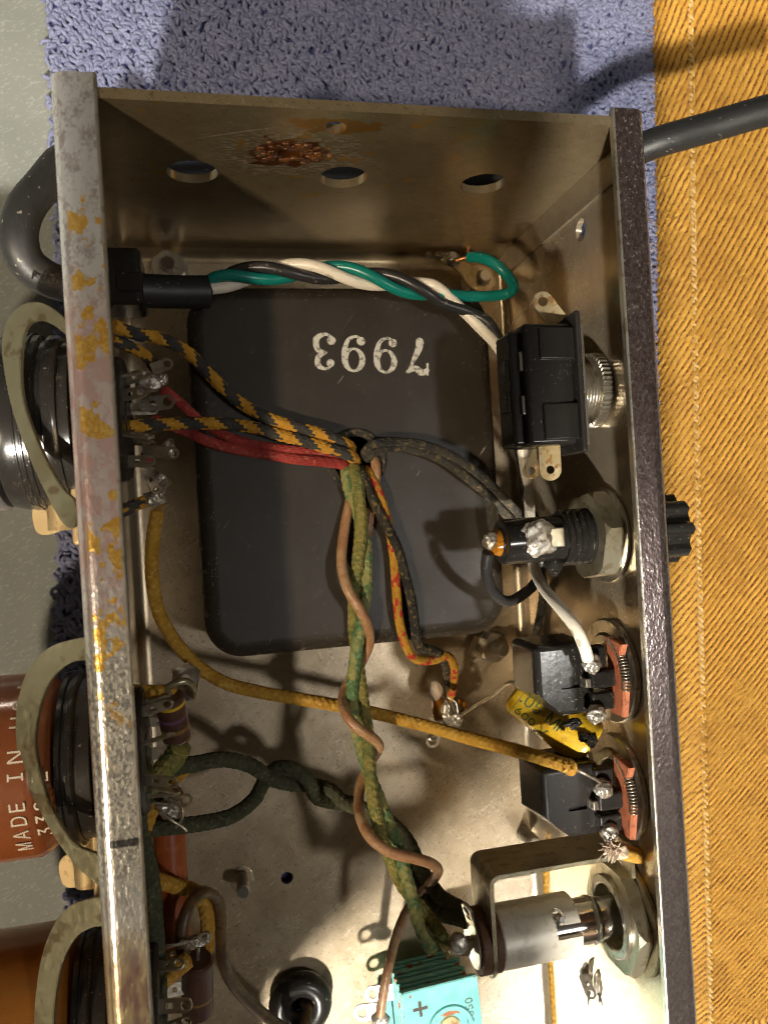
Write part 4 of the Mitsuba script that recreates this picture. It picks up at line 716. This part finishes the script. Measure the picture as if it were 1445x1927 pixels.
# floor terminal with red and yellow leads
FT = name('floor_terminal'); tag(FT, 'soldered floor terminal where the red and yellow wire ends', 'terminal')
out(FT + '__solder', [blob(at(848, 1338, z=11), (2.6, 3.4, 2.2), 51, .5, 4), blob(at(858, 1352, z=13), (1.8, 2.0, 1.7), 52, .4)], 'solder', True)
out(FT + '__flux', [blob(at(826, 1335, z=8), (2.0, 3.6, 2.0), 53, .35), blob(at(866, 1330, z=10), (1.8, 2.2, 1.6), 54, .35)], 'amber_flux', True); out(FT + '__paper', blob(at(820, 1300, z=9), (1.9, 2.6, 1.0), 55, .35), 'tape', True)
out(FT + '__strand', [rods(pts((838, 1318, 13), (846, 1330, 13), (850, 1348, 14)), .4), rods(pts((842, 1312, 13), (858, 1322, 14), (862, 1342, 14)), .35), rods(pts((850, 1360, 12), (838, 1375, 9), (815, 1385, 6)), .5)], 'plated', True)
out(FT + '__foot', [lug(at(822, 1352, z=4), DOWN - RIGHT * .2, RIGHT, 8, 3.6, .7), blob(at(812, 1388, z=4), (1.6, 1.0, 1.2), 56, .4)], 'plated', 30)

# bolts and studs
def stud(px, py, h, r, label, nut=True, spin=.2, mat='plated', washer=False):
    B = name('bolt'); tag(B, label, 'bolt'); q = at(px, py, z=0)
    if h > 4: out(B + '__thread', thread(r, -1.0, h - .3, .6, [q[0], q[1], 0], (0, 0, 1), .18), mat, 30)
    out(B + '__end', disc(r * .86, h - .6, h, [q[0], q[1], 0], (0, 0, 1)), 'chrome', 30)
    if nut: out(B + '__nut', hexnut(4.3, 3.0, r, [q[0], q[1], .5], (0, 0, 1), spin), mat, 30)
    if washer: out(B + '__washer', ring(r, 4.8, .02, .5, [q[0], q[1], 0], (0, 0, 1)), mat, 30)
    return B
B1 = stud(318, 508, 6, 1.9, 'bolt end and nut beside the strain relief', washer=True)
B2 = stud(898, 532, 7, 1.9, 'bolt with nut in the far right corner under the green wire', washer=True)
out(B2 + '__ground_lug', outline_plate([(905, 548), (880, 535), (868, 515), (850, 500), (835, 492), (832, 478), (845, 474), (862, 484), (878, 494), (900, 505), (922, 530)], (.15, .1, 1.), 5 + .15 * at(880, 520, z=5)[0] + .1 * at(880, 520, z=5)[1], .8), 'olive_plated', 30)
out(B2 + '__solder', [blob(at(828, 480, z=8), (1.6, 1.0, 1.0), 61, .4), blob(at(852, 488, z=12), (2.0, 1.8, 1.6), 62, .4), blob(at(806, 478, z=5), (.9, .8, .7), 63, .4)], 'solder', True)
B3 = stud(925, 1215, 9, 2.0, 'bolt with hex nut and solder lug at the lower right corner of the transformer', washer=True)
out(B3 + '__lug', lug(at(905, 1200, z=3), DOWN * .8 - RIGHT * .3, RIGHT, 7, 4, .6), 'plated', 30)
B4 = stud(456, 1650, 9, 1.7, 'bare threaded stud standing in an oval hole of the floor', nut=False, mat='dark_chrome')
out(B4 + '__burr', blob(at(455, 1655, z=0), (3.1, 3.6, .18), 71, .3), 'steel', True)
B5 = stud(985, 1568, 8, 2.0, 'threaded stud end behind the lower jack', nut=False, mat='plated')

# grommet
GR = out('rubber_grommet', place(trimesh.creation.torus(5.2, 3.1, major_sections=64, minor_sections=28), at(565, 1888, z=2) + [0, 0, .4], (0, 0, 1)), 'grommet_rubber', True); tag(GR, 'fat black rubber grommet in the floor at the lower edge', 'grommet')

# ------------------------------------------------------------------ pilot lamp
PL = name('pilot_lamp'); tag(PL, 'pilot lamp holder with bent bracket, pale metal socket and hex nut on the right wall', 'pilot lamp'); yc = FITY['pilot']; o = [0, yc, ZC]
z1 = 56.5; z0 = 44.0; pA = at(925, 1668, z=z1); pB = at(1140, 1606, z=z1)
yA = (pA[1] + pB[1]) / 2; xB = pA[0]; yEnd = at(925, 1822, z=z1 - 2)[1]
strip = LineString([(104.6, yA - 5)] + arc(103.2, yA - 1.4, 1.4, 0, 90) + arc(xB + 1.8, yA - 1.8, 1.8, 90, 180) + [(xB, yc - 1)]).buffer(.45, cap_style=2, join_style=1)
sm_ = slab(strip, z1 - z0, .1); sm_.apply_translation([0, 0, z0]); 
out(PL + '__bracket', sm_, 'olive_plated', 35)
rd = place(slab(LineString([(0, 1), (0, 0)]).buffer((z1 - z0) / 2), .9, .1), [xB - .45, yc - 1, (z0 + z1) / 2], (1, 0, 0)); out(PL + '__bracket_end', rd, 'olive_plated', 30)
zs = ZC
plp = Polygon([(math.cos(t) * 12.6, math.sin(t) * 13.4) for t in np.linspace(0, 6.28, 60)[:-1]])
out(PL + '__base_plate', place(slab(plp, .9, .15), [105.4, yc, zs], (1, 0, 0)), 'olive_plated', 30)
out(PL + '__nut', hexnut(12.3, 3.0, 7.7, [102.2, yc, zs], (1, 0, 0), .5), 'olive_plated', 30)
out(PL + '__ring', ring(6.6, 8.6, 101.2, 103.0, [0, yc, zs], (1, 0, 0), 64, .3), 'plated', 30)
xs0 = xB + 2.2; xs1 = at(1092, 1740, z=zs + 5)[0]
shell = man(lathe([(0, xs0), (6.2, xs0), (6.4, xs0 + .3), (6.4, xs1 - .2), (6.2, xs1), (5.2, xs1), (5.2, xs0 + 4), (0, xs0 + 4)], [0, yc, zs], (1, 0, 0), 72))
yq = at(1065, 1752, z=zs + 6)[1]; xq = at(1058, 1750, z=zs + 6)[0]
shell = shell - man(bar([xq - 1.1, yq - 1.6, zs + 3], [xs1 + 2, yq + .9, zs + 9], .3)) - cyl([xq - .1, yq + 2.2, zs + 6], (0, 0, 1), 1.25, 8) - man(trimesh.creation.box(bounds=[[xq - 1.1, yq - 1.0, zs + 3], [xq + .9, yq + 2.4, zs + 9]]))
out(PL + '__socket', shell, 'socket_aluminium', 30, label='pale matte metal lamp socket with a J shaped slot')
out(PL + '__bulb_base', lathe([(0, xs0 + 5), (4.7, xs0 + 5), (4.7, xs1 + 4), (5.0, xs1 + 4.4), (4.8, xs1 + 5.2), (4.2, xs1 + 6), (4.4, 103), (3, 106.4), (0, 106.4)], [0, yc, zs], (1, 0, 0), 64), 'chrome', 30)
out(PL + '__pin', disc(.75, 4.4, 6.3, [xq, yq + 1.8, zs], (0, .12, 1)), 'chrome', 30)
out(PL + '__fibre_washer', disc(6.6, xB + .5, xB + 2.1, [0, yc, zs], (1, 0, 0)), 'brown_fibre', 30); out(PL + '__fibre_washer', disc(6.6, xB - 2.4, xB - .5, [0, yc, zs], (1, 0, 0)), 'brown_fibre', 30)
out(PL + '__contact', [disc(5.3, xB - 3.0, xB - 2.4, [0, yc, zs], (1, 0, 0)), disc(1.2, xB - 5.4, xB - 3.0, [0, yc, zs], (1, 0, 0))], 'plated', 30)
out(PL + '__tag', [lug([xB - 3.2, yc - 1, zs + 1], (-.75, .35, .35), (0, 1, .3), 6.4, 3.6, .6), lug([xB - 3.2, yc + 4, zs + 1], (-.3, 1, .2), (.3, 0, 1), 5.4, 3.2, .6)], 'plated', 30)
out(PL + '__solder', [blob(at(862, 1775, z=zs + 4), (1.9, 2.0, 1.5), 81, .35)], 'solder', True)
# bright soldered lugs on the wall below the lamp
for (px, py, lb) in ((1110, 1838, 'ragged bright soldered lug below the pilot lamp'), (1203, 1900, 'ragged bright soldered lug low on the right wall')):
    K = name('wall_lug'); tag(K, lb, 'solder lug'); g = np.random.default_rng(px)
    out(K + '__solder', [blob(at(px - 6, py, z=42), (1.5, 2.9, 1.2), px, .55), blob(at(px + 14, py + 12, z=43), (.9, 2.6, 1.0), px + 1, .55)], 'solder', True)
    out(K + '__tag', [lug(at(px - 12, py - 4, z=43), DOWN * .8 + RIGHT * .3 - FWD * .3, RIGHT - FWD * .5, 5.2, 2.4, .4), lug(at(px + 2, py - 34, z=43), DOWN - RIGHT * .1 + FWD * .1, RIGHT + FWD, 5.0, 1.8, .4, slot=False)], 'plated', 30)
    out(K + '__spike', [basis_place(slab(Polygon([(-.5, 0), (.6, 0), (.1, 4.6)]), .3, .05), at(px + dx, py + 20, z=43), RIGHT + DOWN * sl_, DOWN - FWD * .2) for dx, sl_ in ((-2, .1), (12, -.3), (20, .2))], 'chrome', 30)
# ------------------------------------------------------------------ teal laminated block
TR = name('trimmer_capacitor'); tag(TR, 'teal painted block with stacked plates and a centre screw on the floor', 'trimmer capacitor')
zt2 = 19.0; cA = at(766, 1878, z=zt2); cB = at(893, 1846, z=zt2); ex = cB - cA; Wt = np.linalg.norm(ex); ex /= Wt; eyy = np.array([ex[1], -ex[0], 0]); eyy = eyy if eyy @ DOWN > 0 else -eyy
def tblock(x0, x1, y0, y1, z0, z1, b=.12): return basis_place(bar([x0, y0, -z1], [x1, y1, -z0], b, 1), [cA[0], cA[1], 0], ex, eyy)
out(TR + '__top_plate', basis_place(slab(sbox(-.4, -.4, Wt, 24).buffer(.8).difference(Point(Wt * .58, 10.5).buffer(4.6)), 1.2, .2), [cA[0], cA[1], zt2], ex, eyy), 'teal_paint', 30)
for k in range(11): out(TR + '__plate', tblock(-1.2 + .45 * (k % 2), Wt - .5 - .3 * (k % 3), .3 + .25 * ((k * 7) % 3), 23, 3.0 + k * 1.42, 3.0 + k * 1.42 + 1.05, .08), 'teal_paint', 30)
out(TR + '__side_bracket', tblock(-4.5, -1.4, 6, 24, 1, 2.4), 'teal_paint', 30)
sc_ = basis_place(trimesh.creation.box(extents=[.1, .1, .1]), [0, 0, 0], (1, 0, 0), (0, 1, 0)); cen = cA + ex * Wt * .58 + eyy * 10.5
out(TR + '__rim', ring(4.7, 6.0, zt2 - .2, zt2 + .5, [cen[0], cen[1], 0], (0, 0, 1), 64, .2), 'teal_paint', 30)
scw = man(lathe([(0, 10), (3.2, 10), (3.4, zt2 - 1.6), (2.6, zt2 - .4), (0, zt2 - .2)], [cen[0], cen[1], 0], (0, 0, 1))) - man(trimesh.creation.box(bounds=[[cen[0] - 4, cen[1] - .5, zt2 - 1.4], [cen[0] + 4, cen[1] + .5, zt2 + 2]]))
out(TR + '__screw', scw, 'tinned_brass', 30)
pl_ = cA + ex * 3.0 + eyy * 3.6; out(TR + '__plus_mark', basis_place(slab(unary_union([sbox(-1.9, -.38, 1.9, .38), sbox(-.38, -1.9, .38, 1.9)]), .05), [pl_[0], pl_[1], zt2 + .06], ex, -eyy), 'dark_ink', label='dark plus sign on the teal plate')
o_ = cA + ex * (Wt - 1.2) + eyy * 10.5; out(TR + '__lettering', basis_place(meshkit.text_mesh('0650', 1.9, .05), [o_[0], o_[1], zt2 + .06], -eyy, -ex), 'dark_ink', label='small dark number 0650 on the teal plate')
for i, (px, py) in enumerate(((740, 1865), (722, 1900))): out(TR + '__lug', lug(at(px, py, z=16 - 9 * (i == 0)), -RIGHT + DOWN * .12, DOWN, 7.5, 4.2, .6, .6, False), 'tinned_brass', 30)
out(TR + '__solder', blob(at(716, 1918, z=16.5), (2.4, 1.6, 1.3), 91, .4), 'solder', True)

# loose thread over the switch, crumbs and solder flecks on the floor
k = out('loose_thread', rods(pts((1010, 560, 58), (985, 585, 57), (962, 612, 54), (955, 650, 52)), .06, 5), 'pale_print', True); tag(k, 'fine pale hair curling over the switch terminal', 'hair')

# ------------------------------------------------------------------ the phone that takes the picture and an unseen plate shaped to block light; both shade the scene
PH = name('smartphone'); tag(PH, 'black smartphone above the open chassis with an unseen flat plate that blocks light, outside the frame', 'smartphone')
def cam_plate(poly, t, back):
    m = slab(poly, t); v = m.vertices; m.vertices = CAM + v[:, :1] * RIGHT + v[:, 1:2] * DOWN - (v[:, 2:] + back) * FWD; return m
out(PH + '__body', cam_plate(sbox(-46, -8, 16.5, 131).buffer(6), 8, 1.0), 'phone_black')
out(PH + '__unseen_blocker', cam_plate(Polygon([(-52, 137.2), (12, 137.2), (12, 172), (22, 178), (24, 227), (4, 242), (-50, 281), (-128, 328), (-135, 165), (-75, 150)]), 6, 2.0), 'phone_black')  # unseen plate, outlined to shade the floor and the left side
